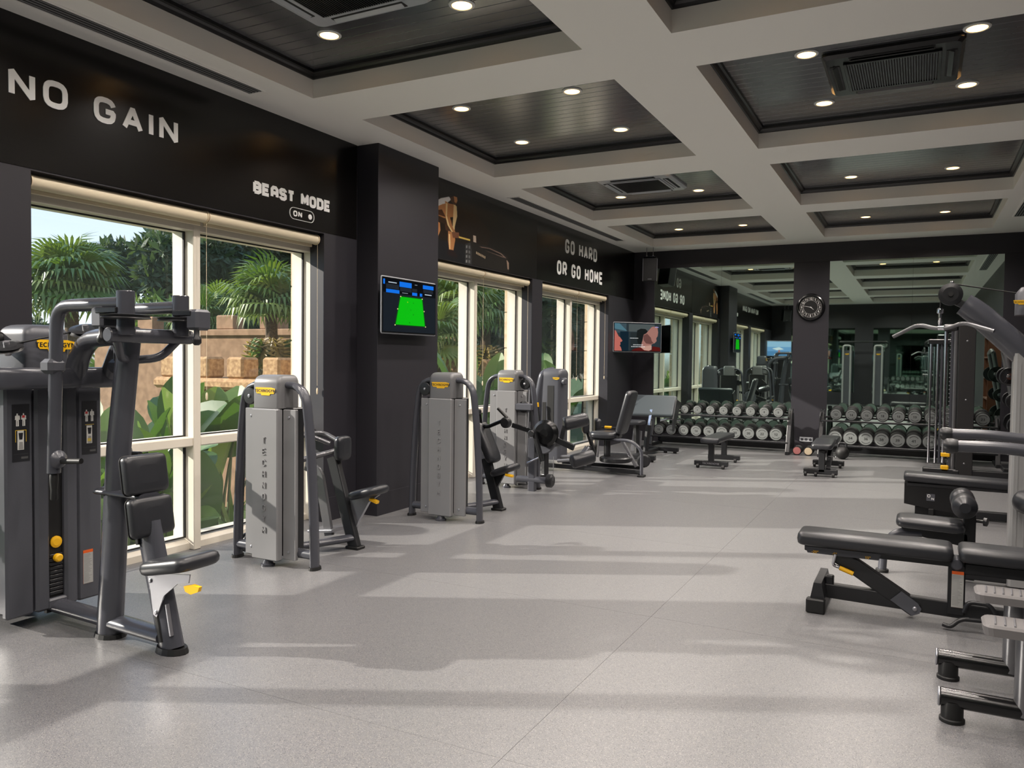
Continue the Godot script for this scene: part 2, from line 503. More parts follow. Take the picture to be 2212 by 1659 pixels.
# ---------------------------------------------------------------- the room
func room():
	var f := struct("floor")
	P(f, "slab", mk().span(Vector3(-5.34, -0.3, ZB - 0.3), Vector3(XR + 0.3, -0.012, ZF + 0.3)), "joint")
	var zs := [ZB, -12.4, -10.45, -8.5, -6.54, -4.585, -2.665, -0.7, ZF]
	var xs := [-5.13, -1.40, XR]
	for i in zs.size() - 1:
		for j in 2:
			P(f, "floor_sheet", mk().span(Vector3(xs[j] + 0.0008, -0.0115, zs[i] + 0.0008), Vector3(xs[j + 1] - 0.0008, 0, zs[i + 1] - 0.0008)), "floor")
	# walls
	var wl := struct("wall_left")
	P(wl, "header", mk().span(Vector3(-5.075, HEAD, ZF), Vector3(XW, 4.2, ZB)), "wall")
	var zz := [ZF, WINDOWS[0][0], WINDOWS[0][1], WINDOWS[1][0], WINDOWS[1][1], WINDOWS[2][0], WINDOWS[2][1], WINDOWS[3][0], WINDOWS[3][1], ZB]
	for i in 5:
		P(wl, "pier", mk().span(Vector3(-5.075, -0.3, zz[2 * i]), Vector3(XW, HEAD, zz[2 * i + 1])), "wall")
	P(wl, "column", mk().span(Vector3(XW, 0, -6.2), Vector3(-4.655, YC, -7.27), 0.004), "wall")
	# glossy printed film over the windows
	P(wl, "wall_film", mk().span(Vector3(XW, HEAD + 0.01, ZF), Vector3(XW + 0.003, YC, -6.19)), "wall_print")
	P(wl, "wall_film", mk().span(Vector3(XW, HEAD + 0.01, -7.28), Vector3(XW + 0.003, YC, ZB)), "wall_print")
	var wb := struct("wall_back")
	P(wb, "masonry", mk().span(Vector3(XW - 0.34, -0.3, ZB - 0.02), Vector3(XR + 0.3, 4.2, ZB - 0.3)), "wall")
	P(wb, "lintel", mk().span(Vector3(XW, 3.275, ZB), Vector3(XR, YC, ZB - 0.025), 0.003), "wall")
	for q in [[XW, -4.50], [-1.985, -1.40], [1.16, XR]]:
		P(wb, "pilaster", mk().span(Vector3(q[0], 0, ZB), Vector3(q[1], 3.275, ZB - 0.025)), "wall")
	P(wb, "mirror_base", mk().span(Vector3(-4.5, 0, ZB), Vector3(-1.985, 0.22, ZB - 0.025)), "wall")
	P(wb, "mirror_base", mk().span(Vector3(-1.40, 0, ZB), Vector3(1.16, 0.22, ZB - 0.025)), "wall")
	var wr := struct("wall_right")
	P(wr, "masonry", mk().span(Vector3(XR, -0.3, ZB), Vector3(XR + 0.3, 4.2, ZF)), "wall")
	var wf := struct("wall_front")
	P(wf, "masonry", mk().span(Vector3(XW - 0.34, -0.3, ZF + 0.02), Vector3(XR + 0.3, 4.2, ZF + 0.3)), "wall")
	P(wf, "lintel", mk().span(Vector3(XW, 2.75, ZF), Vector3(XR, YC, ZF + 0.025)), "wall")
	P(wf, "mirror_base", mk().span(Vector3(XW, 0, ZF), Vector3(XR, 0.45, ZF + 0.025)), "wall")
	for q in [[XW, -4.2], [-2.05, -1.45], [1.2, XR]]:
		P(wf, "pilaster", mk().span(Vector3(q[0], 0.45, ZF), Vector3(q[1], 2.75, ZF + 0.025)), "wall")
	# mirrors: sheets of glass standing on the walls
	for q in [[-4.50, -3.244, ZB - 0.012, 0.22, 3.275, "silvered mirror sheet beside the corner speaker, behind the preacher bench"], [-3.242, -1.985, ZB - 0.012, 0.22, 3.275, "silvered mirror sheet behind the dumbbell rack, next to the clock pilaster"], [-1.40, -0.122, ZB - 0.012, 0.22, 3.275, "silvered mirror sheet on the far side of the clock pilaster, above the heavy dumbbells"], [-0.12, 1.16, ZB - 0.012, 0.22, 3.275, "silvered mirror sheet behind the guide rods and the weight plates"], [-4.2, -2.05, ZF + 0.012, 0.45, 2.75, "silvered mirror sheet on the opposite wall, seen in the other mirrors, window side"], [-1.45, 1.2, ZF + 0.012, 0.45, 2.75, "silvered mirror sheet on the opposite wall, seen in the other mirrors, shelf side"]]:
		var mo = P(self, numbered("wall_mirror"), MB.new().span(Vector3(q[0], q[3], q[2] - 0.004), Vector3(q[1], q[4], q[2] + 0.004)), "mirror")
		tag(mo, q[5], "mirror", "mirror sheets")
	# baseboards
	var bb := struct("baseboard_left")
	for q in [[-5.72, -6.2], [-10.14, -10.48], [-2.66, -3.01], [-13.25, ZB]]:
		P(bb, "board", mk().span(Vector3(XW, 0, q[0]), Vector3(XW + 0.012, 0.22, q[1])), "wall")
	P(bb, "board", mk().span(Vector3(XW, 0, -6.188), Vector3(-4.643, 0.22, -7.282)), "wall")
	var bk := struct("baseboard_back")
	P(bk, "board", mk().span(Vector3(-1.985, 0, ZB), Vector3(-1.40, 0.12, ZB + 0.012)), "wall")
	ceiling()
	for i in 4:
		window(i)

func ceiling():
	var c := struct("ceiling")
	P(c, "slab", mk().span(Vector3(XW - 0.34, YP + 0.018, ZB - 0.3), Vector3(XR + 0.3, 4.3, ZF + 0.3)), "joint")
	# white beams: perimeter soffits, the long middle beam, cross beams
	var L: float = COFFER_X[0][0]
	var R: float = COFFER_X[1][1]
	P(c, "beam", mk().span(Vector3(XW, YC, ZF), Vector3(L, YP + 0.02, ZB)), "beam")
	P(c, "beam", mk().span(Vector3(R, YC, ZF), Vector3(XR, YP + 0.02, ZB)), "beam")
	P(c, "beam", mk().span(Vector3(COFFER_X[0][1], YC, ZF), Vector3(COFFER_X[1][0], YP + 0.02, ZB)), "beam")
	for j in 2:
		var a: float = COFFER_X[j][0]
		var b: float = COFFER_X[j][1]
		var from := ZF
		for i in 6:
			var near: float = (COFFER_FAR[i] + COFFER_LONG) if i < 5 else ZB
			P(c, "cross_beam", mk().span(Vector3(a, YC, from), Vector3(b, YP + 0.02, near)), "beam")
			if i < 5:
				from = COFFER_FAR[i]
	var lens := COFFER_LONG / 22.0
	var bm := {}
	for j in 2:
		var a: float = COFFER_X[j][0]
		var b: float = COFFER_X[j][1]
		bm[j] = MB.new().box(Vector3.ZERO, Vector3(b - a, 0.016, lens - 0.0035), 0.0022).done()
		for i in 5:
			var zf: float = COFFER_FAR[i]
			for k in 22:
				P(c, "plank", bm[j], "board", Vector3((a + b) / 2, YP + 0.009, zf + (k + 0.5) * lens))
			var zn := zf + COFFER_LONG
			var pr := PackedVector2Array([Vector2(0, 0), Vector2(0.012, 0.004), Vector2(0.02, 0.018), Vector2(0.034, 0.03), Vector2(0.05, 0.036), Vector2(0.055, 0.055), Vector2(0, 0.055)])
			for s in [[Vector3(a, 3.745, zf), Vector3(b, 3.745, zf), Vector3.BACK], [Vector3(b, 3.745, zn), Vector3(a, 3.745, zn), Vector3.FORWARD], [Vector3(a, 3.745, zn), Vector3(a, 3.745, zf), Vector3.RIGHT], [Vector3(b, 3.745, zf), Vector3(b, 3.745, zn), Vector3.LEFT]]:
				var m := mk()
				var u: Vector3 = s[2]
				var w := u.cross(Vector3.UP)
				var len: float = (s[1] - s[0]).length()
				m.prism(pr, s[0] if w.dot(s[1] - s[0]) > 0 else s[1], u, Vector3.UP, len)
				P(c, "crown_molding", m, "crown")
	downlights()
	diffusers()
	for q in [[Vector3(-3.19, YP, -3.75), "silver", "silver ceiling cassette air conditioner over the pectoral machine"], [Vector3(-3.18, YP, -9.73), "silver", "silver ceiling cassette air conditioner in the coffer before the speaker corner"], [Vector3(-0.23, YP, -6.70), "black_gloss", "black ceiling cassette air conditioner among four lit downlights"]]:
		cassette(q[0], q[1], q[2])

func downlights():
	var i := 0
	var src: Node3D = null
	for j in 2:
		var xc: float = (COFFER_X[j][0] + COFFER_X[j][1]) / 2
		for r in 5:
			for q in [[-0.54, 0.55], [0.54, 0.55], [-0.54, -0.67], [0.54, -0.67]]:
				var at := Vector3(xc + q[0], YP, COFFER_FAR[r] + COFFER_LONG / 2 + q[1])
				var lab: String = "downlight, %s, %s, %s" % [[["hindmost coffer on the window side", "pectoral machine's cassette coffer", "plain coffer beside the column", "speaker corner's cassette coffer", "last window-side coffer before the mirror"], ["hindmost coffer on the shelf side", "coffer over the dip station", "black cassette coffer", "coffer after the black cassette", "last shelf-side coffer before the mirror"]][j][r], "by the middle beam" if (q[0] > 0) == (j == 0) else "by the wall soffit", "mirror wall end" if q[1] < 0 else "end away from it"]
				if src == null:
					src = thing("downlight", lab, "light", at, "round downlights in the coffers", false)
					P(src, "trim_ring", MB.new().lathe(Vector3(0, 0.002, 0), Vector3.DOWN, [[0.062, 0.0], [0.085, 0.0], [0.085, 0.006], [0.078, 0.011], [0.066, 0.011], [0.062, 0.004]], 20), "white")
					P(src, "light_disc", MB.new().lathe(Vector3(0, 0.002, 0), Vector3.DOWN, [[0.063, 0.0], [0.063, 0.008], [0.05, 0.010]], 20), "lamp_glow")
				else:
					copy(src, at, lab)
				var l := SpotLight3D.new()
				l.name = "downlight_lamp"
				add_child(l, true)
				l.position = at - Vector3(0, 0.02, 0)
				l.rotation.x = -PI / 2
				l.light_color = Color(1.0, 0.96, 0.925)
				l.light_energy = 2.45
				l.light_size = 0.06
				l.spot_angle = 72.0
				l.spot_range = 30.0
				l.spot_attenuation = 2.0
				l.spot_angle_attenuation = 0.6
				l.shadow_enabled = true
				i += 1

func diffusers():
	for q in [[-4.64, 0.2, -4.62, "slot air diffuser in the white soffit above the NO GAIN lettering"], [-4.64, -9.0, -13.05, "slot air diffuser in the white soffit above the GO HARD lettering"], [1.20, -9.0, -13.05, "slot air diffuser in the soffit over the weight plates"]]:
		var zc: float = (q[1] + q[2]) / 2
		var l: float = absf(q[1] - q[2])
		var t := thing("air_diffuser", q[3], "air vent", Vector3(q[0], YC, zc), "slot diffusers in the soffits", false)
		var fr := MB.new()
		for s in [-1, 1]:
			fr.box(Vector3(s * 0.082, -0.003, 0), Vector3(0.022, 0.01, l), 0.002)
			fr.box(Vector3(0, -0.003, s * (l / 2 - 0.006)), Vector3(0.16, 0.01, 0.012), 0.002)
		P(t, "frame", fr, "beam")
		P(t, "backing", MB.new().box(Vector3(0, -0.0005, 0), Vector3(0.15, 0.002, l - 0.02)), "ink")
		for k in 4:
			P(t, "slat", MB.new().box(Vector3(-0.048 + 0.032 * k, -0.0035, 0), Vector3(0.012, 0.003, l - 0.024)), "plate_grey")

func cassette(at: Vector3, body: String, label: String):
	var t := thing("ceiling_cassette", label, "air conditioner", at, "ceiling cassettes", false)
	var dark := body != "silver"
	var m := MB.new()
	var r0 := MB.rrect(0.465, 0.465, 0.05, 4)
	var r1 := MB.rrect(0.44, 0.44, 0.05, 4)
	var hole := 0.30
	m.loft([m.ring(Vector3(0, 0.0, 0), Vector3.RIGHT, Vector3.BACK, r0), m.ring(Vector3(0, -0.022, 0), Vector3.RIGHT, Vector3.BACK, r0), m.ring(Vector3(0, -0.045, 0), Vector3.RIGHT, Vector3.BACK, r1)], false)
	P(t, "housing", m, body)
	var g := MB.new()
	for s in [-1, 1]:
		g.box(Vector3(s * (hole + 0.012), -0.052, 0), Vector3(0.024, 0.016, hole * 2 + 0.05), 0.003)
		g.box(Vector3(0, -0.052, s * (hole + 0.012)), Vector3(hole * 2, 0.016, 0.024), 0.003)
	P(t, "grille_frame", g, body)
	P(t, "filter", MB.new().box(Vector3(0, -0.047, 0), Vector3(hole * 2, 0.004, hole * 2)), "ink")
	for k in 34:
		P(t, "slat", MB.new().box(Vector3(-hole + (k + 0.5) * hole / 17.0, -0.053, 0), Vector3(0.007, 0.010, hole * 2)), "frame" if dark else "black")
	for s in 4:
		var a := s * PI / 2
		var o := Vector3(sin(a), 0, cos(a)) * 0.385
		var v := MB.new()
		v.x = Transform3D(Basis(Vector3.UP, a), o)
		v.box(Vector3(0, -0.046, 0), Vector3(0.56, 0.006, 0.07), 0.002)
		P(t, "outlet_slot", v, "ink")
		var w := MB.new()
		w.x = Transform3D(Basis(Vector3.UP, a) * Basis(Vector3.RIGHT, 0.35), o)
		w.box(Vector3(0, -0.05, 0.012), Vector3(0.54, 0.006, 0.045), 0.002)
		P(t, "louvre", w, body)

func window(i: int):
	var a: float = WINDOWS[i][0]
	var b: float = WINDOWS[i][1]
	var mu: float = WINDOWS[i][2]
	var w := struct("window_%d" % (i + 1))
	var x0 := -5.08
	var x1 := -5.32
	var xg := -5.19
	var top := HEAD - 0.16
	for q in [[a + 0.09, a + 0.02], [b - 0.02, b - 0.09]]:
		P(w, "jamb", mk().span(Vector3(x0, 0, q[0]), Vector3(x1, HEAD, q[1]), 0.004), "frame_white")
	P(w, "mullion", mk().span(Vector3(x0 + 0.004, 0, mu + 0.035), Vector3(x1, HEAD, mu - 0.035), 0.006), "frame_white")
	P(w, "head_rail", mk().span(Vector3(x0, HEAD, a + 0.09), Vector3(x1, top, b - 0.09), 0.004), "frame_white")
	for s in [[a + 0.02, mu + 0.035], [mu - 0.035, b - 0.02]]:
		P(w, "transom", mk().span(Vector3(x0, 0.825, s[0]), Vector3(x1, 0.90, s[1]), 0.008), "frame_white")
		var sl := mk()
		sl.prism(PackedVector2Array([Vector2(0, 0), Vector2(0.19, 0), Vector2(0.19, 0.05), Vector2(0.12, 0.09), Vector2(0, 0.09)]), Vector3(x1, 0, s[1]), Vector3.RIGHT, Vector3.UP, s[0] - s[1])
		P(w, "sill", sl, "frame_white")
		for h in [[0.09, 0.825], [0.90, top]]:
			P(w, "pane", mk().span(Vector3(xg + 0.004, h[0], s[0]), Vector3(xg - 0.004, h[1], s[1])), "glass")
			for e in [s[0] - 0.007, s[1] + 0.007]:
				P(w, "gasket", mk().box(Vector3(xg + 0.012, (h[0] + h[1]) / 2, e), Vector3(0.016, h[1] - h[0], 0.014)), "gasket")
			for e in [h[0] + 0.005, h[1] - 0.005]:
				P(w, "gasket", mk().box(Vector3(xg + 0.012, e, (s[0] + s[1]) / 2), Vector3(0.016, 0.01, s[0] - s[1] - 0.028)), "gasket")
	# roller blinds, rolled up under the window head
	var names := [["", ""], ["above the pectoral machine window", "under the BEAST MODE lettering"], ["beside the snooker television", "below the tyre picture"], ["under the GO HARD lettering, nearer the tyre picture", "under the OR GO HOME lettering, nearer the corner"]]
	names[0] = ["over the window behind the pectoral machine, away from it", "over the window behind the pectoral machine, closer to it"]
	for k in 2:
		var z0: float = [a - 0.02, mu][k]
		var z1: float = [mu, b + 0.02][k]
		var t := thing("roller_blind", "rolled-up beige roller blind " + names[i][k], "blind", Vector3(-4.985, HEAD - 0.055, (z0 + z1) / 2), "rolled-up roller blinds", false)
		var h := (z0 - z1) / 2
		P(t, "roll", MB.new().cyl(Vector3(0, 0, h - 0.012), Vector3(0, 0, -h + 0.012), 0.045, 0.003, 18), "blind")
		P(t, "bottom_bar", MB.new().box(Vector3(-0.04, -0.052, 0), Vector3(0.012, 0.03, h * 2 - 0.03), 0.004), "blind")
		for s in [-1, 1]:
			P(t, "end_bracket", MB.new().lathe(Vector3(0, 0, s * (h - 0.012)), Vector3(0, 0, s), [[0.05, 0], [0.05, 0.008], [0.03, 0.010]], 16), "cream")
		P(t, "pull_chain", MB.new().tube([Vector3(0.02, -0.03, -h + 0.006), Vector3(0.02, -1.35, -h + 0.006)], 0.0016, 0, 5), "cream")
		P(t, "chain_weight", MB.new().lathe(Vector3(0.02, -1.43, -h + 0.006), Vector3.UP, [[0.004, 0], [0.008, 0.015], [0.008, 0.045], [0.003, 0.06]], 10, false), "cream")

# ---------------------------------------------------------------- machines by the windows
func V(x: float, y: float, z: float) -> Vector3:
	return Vector3(x, y, z)

func badge(t: Node, c: Vector3, u: Vector3, v: Vector3, w: float):
	var m := MB.new()
	var s := w / 2
	m.prism(PackedVector2Array([Vector2(-s, s * .28), Vector2(-s, s * -.02), Vector2(-s * .85, -s * .2), Vector2(-s * .45, -s * .2), Vector2(-s * .4, -s * .33), Vector2(s * .45, -s * .33), Vector2(s * .5, -s * .2), Vector2(s * .85, -s * .2), Vector2(s, s * -.02), Vector2(s, s * .2), Vector2(s * .6, s * .28)]), c, u, v, 0.003)
	var b := P(t, "logo_badge", m, "badge")
	var keep := org
	org = Vector3.ZERO
	words(b, "lettering", "TECHNOGYM", "ink", c + u.cross(v) * 0.003 + v * s * 0.02, u, v, w * 0.115, 0.002, true, 1.1)
	org = keep

func bolt(m: MB, c: Vector3, d: Vector3, r := 0.011):
	m.lathe(c, d, [[r, 0], [r, 0.004], [r * 0.6, 0.007]], 8)

# the weight tower: arch of oval tube, grey back cover with raised letters; local to t, the cover faces +z
func tower(t: Node3D, pulley_side: float):
	var arch := MB.new()
	arch.oval([V(-.382, .01, 0), V(-.372, .42, 0), V(-.338, .95, 0), V(-.288, 1.335, 0), V(.288, 1.335, 0), V(.338, .95, 0), V(.372, .42, 0), V(.382, .01, 0)], .027, .044, .15, Vector3.RIGHT)
	P(t, "arch_frame", arch, "frame")
	for s in [-1, 1]:
		P(t, "foot", MB.new().loft([arch.ring(V(s * .384, 0, 0), Vector3.BACK, Vector3.RIGHT, MB.circle(.056, 14, .04)), arch.ring(V(s * .384, .022, 0), Vector3.BACK, Vector3.RIGHT, MB.circle(.052, 14, .036))], false), "rubber")
	P(t, "cross_tube", MB.new().cyl(V(-.37, .105, 0), V(.37, .105, 0), .036), "frame")
	P(t, "centre_foot", MB.new().lathe(V(0.0, 0, .075), Vector3.UP, [[.052, 0], [.052, .016], [.04, .02], [.022, .07], [.012, .078]], 16), "frame")
	P(t, "weight_housing", MB.new().box(V(0, .62, -.03), V(.40, 1.1, .13), .01), "black")
	var c := MB.new()
	c.box(V(.0, .605, .085), V(.256, 1.115, .06), .009)
	var cover := P(t, "back_cover", c, "shroud_grey")
	var cap := MB.new()
	var rr := []
	for k in 6:
		var a := PI / 2 * k / 5
		var ins := .055 * (1 - cos(a))
		rr.append(cap.ring(V(0, 1.345 + .062 * sin(a), -.01 - ins * .35), Vector3.BACK, Vector3.RIGHT, MB.rrect(.11 - ins * .75, .132 - ins * .6, .03, 3)))
	rr.push_front(cap.ring(V(0, 1.165, -.01), Vector3.BACK, Vector3.RIGHT, MB.rrect(.11, .132, .03, 3)))
	P(t, "top_cap", cap.loft(rr), "shroud_cap")
	for s in [-1, 1]:
		var p := MB.new()
		p.box(V(s * .187, .607, .04), V(.122, 1.1, .03), .004)
		var sp := P(t, "side_cover", p, "shroud_grey")
		var b := MB.new()
		for y in [1.10, .115]:
			bolt(b, V(s * .185, y, .055), Vector3.BACK)
		P(sp, "bolt", b, "steel")
	var i := 0
	var keep := org
	org = Vector3.ZERO
	for ch in "TECHNOGYM":
		letters(cover, "raised_letter", ch, "shroud_grey", V(-.018, .905 - i * .0825, .1145), Vector3.RIGHT, Vector3.UP, .026, .05, .008, 0, 0, .006)
		i += 1
	org = keep
	badge(t, V(0, 1.29, .1005), Vector3.RIGHT, Vector3.UP, .19)
	var pl := MB.new()
	pl.lathe(V(pulley_side * .215, 1.245, .01), Vector3.BACK, [[.064, 0], [.064, .03], [.058, .036], [.02, .038]], 22)
	var pu := P(t, "pulley", pl, "black")
	var pb := MB.new()
	bolt(pb, V(pulley_side * .215, 1.245, .048), Vector3.BACK, .014)
	P(pu, "axle_bolt", pb, "steel")
	P(t, "cable", MB.new().tube([V(pulley_side * .277, 1.24, .02), V(pulley_side * .30, .6, .02), V(pulley_side * .315, .15, .02)], .004, 0, 6), "black")

func machines_left():
	var lab := ["grey seated row machine with a chest pad, standing before the column", "grey machine with a black seat below the snooker television", "grey leg machine with a big cam and padded rollers"]
	# --- seated row
	var t := thing("row_machine", lab[0], "gym machine", V(-4.245, 0, -4.41))
	tower(t, -1)
	var w := MB.new()
	w.lathe(V(-.43, .085, -.12), Vector3.RIGHT, [[.05, 0], [.075, .008], [.075, .02], [.05, .028], [.05, .036], [.075, .044], [.075, .056], [.05, .064]], 20)
	P(t, "floor_pulley", w, "black")
	P(t, "floor_tube", mk().oval([V(-4.27, .085, -4.44), V(-4.04, .085, -5.06)], .03, .045), "frame")
	P(t, "seat_post", mk().bar([V(-4.015, .01, -5.06), V(-4.275, .72, -5.10)], .05, .03, .012, 0, Vector3.RIGHT), "black")
	P(t, "foot", mk().box(V(-4.012, .012, -5.06), V(.13, .024, .10), .006), "rubber")
	var seat := mk()
	seat.pad(V(-3.91, .46, -5.1), V(.965, .26, 0), V(0, 0, -1), .165, .12, .07, .09, .03)
	P(t, "seat", seat, "pad")
	P(t, "seat_bracket", mk().prism(PackedVector2Array([Vector2(-4.07, .30), Vector2(-4.09, .40), Vector2(-3.80, .45), Vector2(-3.90, .38), Vector2(-4.0, .22), Vector2(-4.04, .13)]), V(0, 0, -5.115), Vector3.RIGHT, Vector3.UP, .03), "steel")
	P(t, "seat_lever", mk().bar([V(-3.86, .415, -5.06), V(-3.79, .395, -5.06)], .012, .02, .005), "yellow")
	var cp := mk()
	cp.pad(V(-4.175, .80, -5.1), V(0, 1, 0), V(0, 0, 1), .10, .08, .075, .04, .025)
	P(t, "chest_pad", cp, "pad")
	P(t, "pad_arm", mk().tube([V(-4.52, .67, -4.75), V(-4.22, .78, -5.1)], .022), "grey_tube")
	P(t, "handle", mk().tube([V(-4.50, .90, -4.75), V(-4.40, .905, -4.95), V(-4.24, .84, -5.02)], .018, .06), "grey_tube")
	P(t, "handle", mk().tube([V(-4.56, .90, -5.05), V(-4.46, .905, -5.2), V(-4.27, .84, -5.18)], .018, .06), "grey_tube")
	P(t, "lever_arm", mk().bar([V(-4.52, .64, -5.05), V(-4.38, .60, -5.05), V(-4.27, .08, -5.05)], .045, .014, .008, .1, Vector3.RIGHT), "grey_tube")
	P(t, "foot_plate", mk().bar([V(-4.46, .10, -5.1), V(-4.2, .13, -5.1)], .012, .10, .005), "steel")
	# --- second machine
	t = thing("row_machine", lab[1], "gym machine", V(-4.01, 0, -6.42))
	tower(t, -1)
	P(t, "floor_tube", mk().oval([V(-4.01, .085, -6.45), V(-3.80, .085, -7.06)], .03, .045), "frame")
	P(t, "seat_post", mk().bar([V(-3.775, .01, -7.07), V(-3.93, .52, -7.08)], .05, .03, .012, 0, Vector3.RIGHT), "black")
	P(t, "foot", mk().box(V(-3.775, .012, -7.07), V(.13, .024, .10), .006), "rubber")
	seat = mk()
	seat.pad(V(-3.71, .415, -7.08), V(.94, .34, 0), V(0, 0, -1), .15, .12, .07, .08, .03)
	P(t, "seat", seat, "pad")
	P(t, "seat_bracket", mk().prism(PackedVector2Array([Vector2(-3.86, .26), Vector2(-3.86, .35), Vector2(-3.62, .42), Vector2(-3.72, .36), Vector2(-3.80, .22), Vector2(-3.82, .12)]), V(0, 0, -7.095), Vector3.RIGHT, Vector3.UP, .03), "black")
	P(t, "seat_lever", mk().bar([V(-3.66, .38, -7.0), V(-3.58, .37, -7.0)], .012, .02, .005), "yellow")
	var bp := mk()
	bp.pad(V(-3.92, .68, -7.08), V(-.42, .907, 0), V(0, 0, 1), .22, .11, .09, .06, .03)
	P(t, "backrest", bp, "pad")
	P(t, "knob", mk().lathe(V(-4.02, 1.0, -7.0), Vector3.RIGHT, [[.016, 0], [.016, .03], [.026, .035], [.026, .06], [.015, .065]], 12), "black")
	P(t, "handle", mk().tube([V(-4.0, .98, -7.05), V(-3.98, .85, -7.05), V(-3.90, .845, -7.05), V(-3.71, .925, -7.05)], .019, .05), "black_gloss")
	P(t, "handle_hub", mk().lathe(V(-3.69, .90, -7.08), Vector3.BACK, [[.05, 0], [.056, .01], [.056, .05], [.04, .06]], 18), "black")
	P(t, "grip", mk().tube([V(-3.68, .95, -7.05), V(-3.785, 1.04, -7.05)], .016), "rubber")
	# --- leg machine with the cam
	t = thing("leg_machine", lab[2], "gym machine", V(-4.365, 0, -8.44))
	tower(t, 1)
	P(t, "pulley_bracket", mk().box(V(-4.14, .975, -8.36), V(.23, .085, .06), .012), "shroud")
	P(t, "pulley", mk().lathe(V(-4.15, .975, -8.42), Vector3.BACK, [[.068, 0], [.068, .05], [.05, .056]], 20), "black")
	P(t, "guide_rods", mk().tube([V(-4.07, 1.18, -8.37), V(-4.10, .3, -8.37)], .008), "steel")
	var z := -8.28
	P(t, "cam_disc", mk().lathe(V(-3.86, .60, z - .05), Vector3.BACK, [[.155, 0], [.16, .01], [.16, .04], [.15, .05]], 28), "shroud")
	P(t, "cam_cover", mk().lathe(V(-3.80, .69, z), Vector3.BACK, [[.15, 0], [.155, .015], [.155, .05], [.12, .075], [.05, .085]], 28), "black_gloss")
	P(t, "lever", mk().bar([V(-3.915, .70, z + .1), V(-3.81, .37, z + .1)], .032, .022, .012, 0, Vector3.BACK), "black")
	P(t, "lever_hub", mk().cyl(V(-3.93, .69, z + .04), V(-3.93, .69, z + .16), .04, .008), "black")
	P(t, "link_arm", mk().bar([V(-4.25, .76, z), V(-3.95, .69, z)], .028, .012, .006), "black_gloss")
	P(t, "pin_lever", mk().tube([V(-4.0, .34, z + .1), V(-3.84, .42, z + .1)], .009), "chrome")
	P(t, "roller_arm", mk().bar([V(-3.78, .66, z), V(-3.46, .54, z)], .035, .02, .008), "black")
	for q in [[V(-3.60, .80, z - .02), V(-3.38, .86, z - .2)], [V(-3.48, .38, z + .02), V(-3.29, .44, z - .18)]]:
		var ax: Vector3 = q[1] - q[0]
		P(t, "padded_roller", mk().lathe(q[0], ax, [[.055, 0], [.075, .012], [.08, .03], [.08, ax.length() - .03], [.07, ax.length() - .005], [.04, ax.length()]], 20, false), "pad")
	P(t, "roller_link", mk().bar([V(-3.62, .60, z), V(-3.58, .78, z)], .025, .015, .006), "black")
	P(t, "rear_tube", mk().cyl(V(-4.19, .13, -8.3), V(-3.74, .135, -8.3), .04, .006), "frame")
	P(t, "end_disc", mk().lathe(V(-3.80, .135, -8.3), Vector3.RIGHT, [[.05, 0], [.078, .01], [.078, .06], [.06, .075]], 20), "black")
	P(t, "post", mk().bar([V(-3.99, .0, -8.3), V(-3.99, .62, -8.3)], .045, .035, .01, 0, Vector3.RIGHT), "frame")
	P(t, "cable", mk().tube([V(-3.725, .14, -8.3), V(-3.72, .42, -8.3)], .004, 0, 6), "steel")
	var legs := mk()
	legs.pad(V(-4.15, .50, -9.0), V(1, 0, 0), V(0, 0, -1), .2, .2, .09, .06, .03)
	P(t, "seat", legs, "pad")
	P(t, "seat_frame", mk().bar([V(-4.3, .05, -8.5), V(-4.15, .05, -9.0), V(-4.15, .46, -9.0)], .04, .03, .01, .06), "black")
	abductor()
	pectoral()

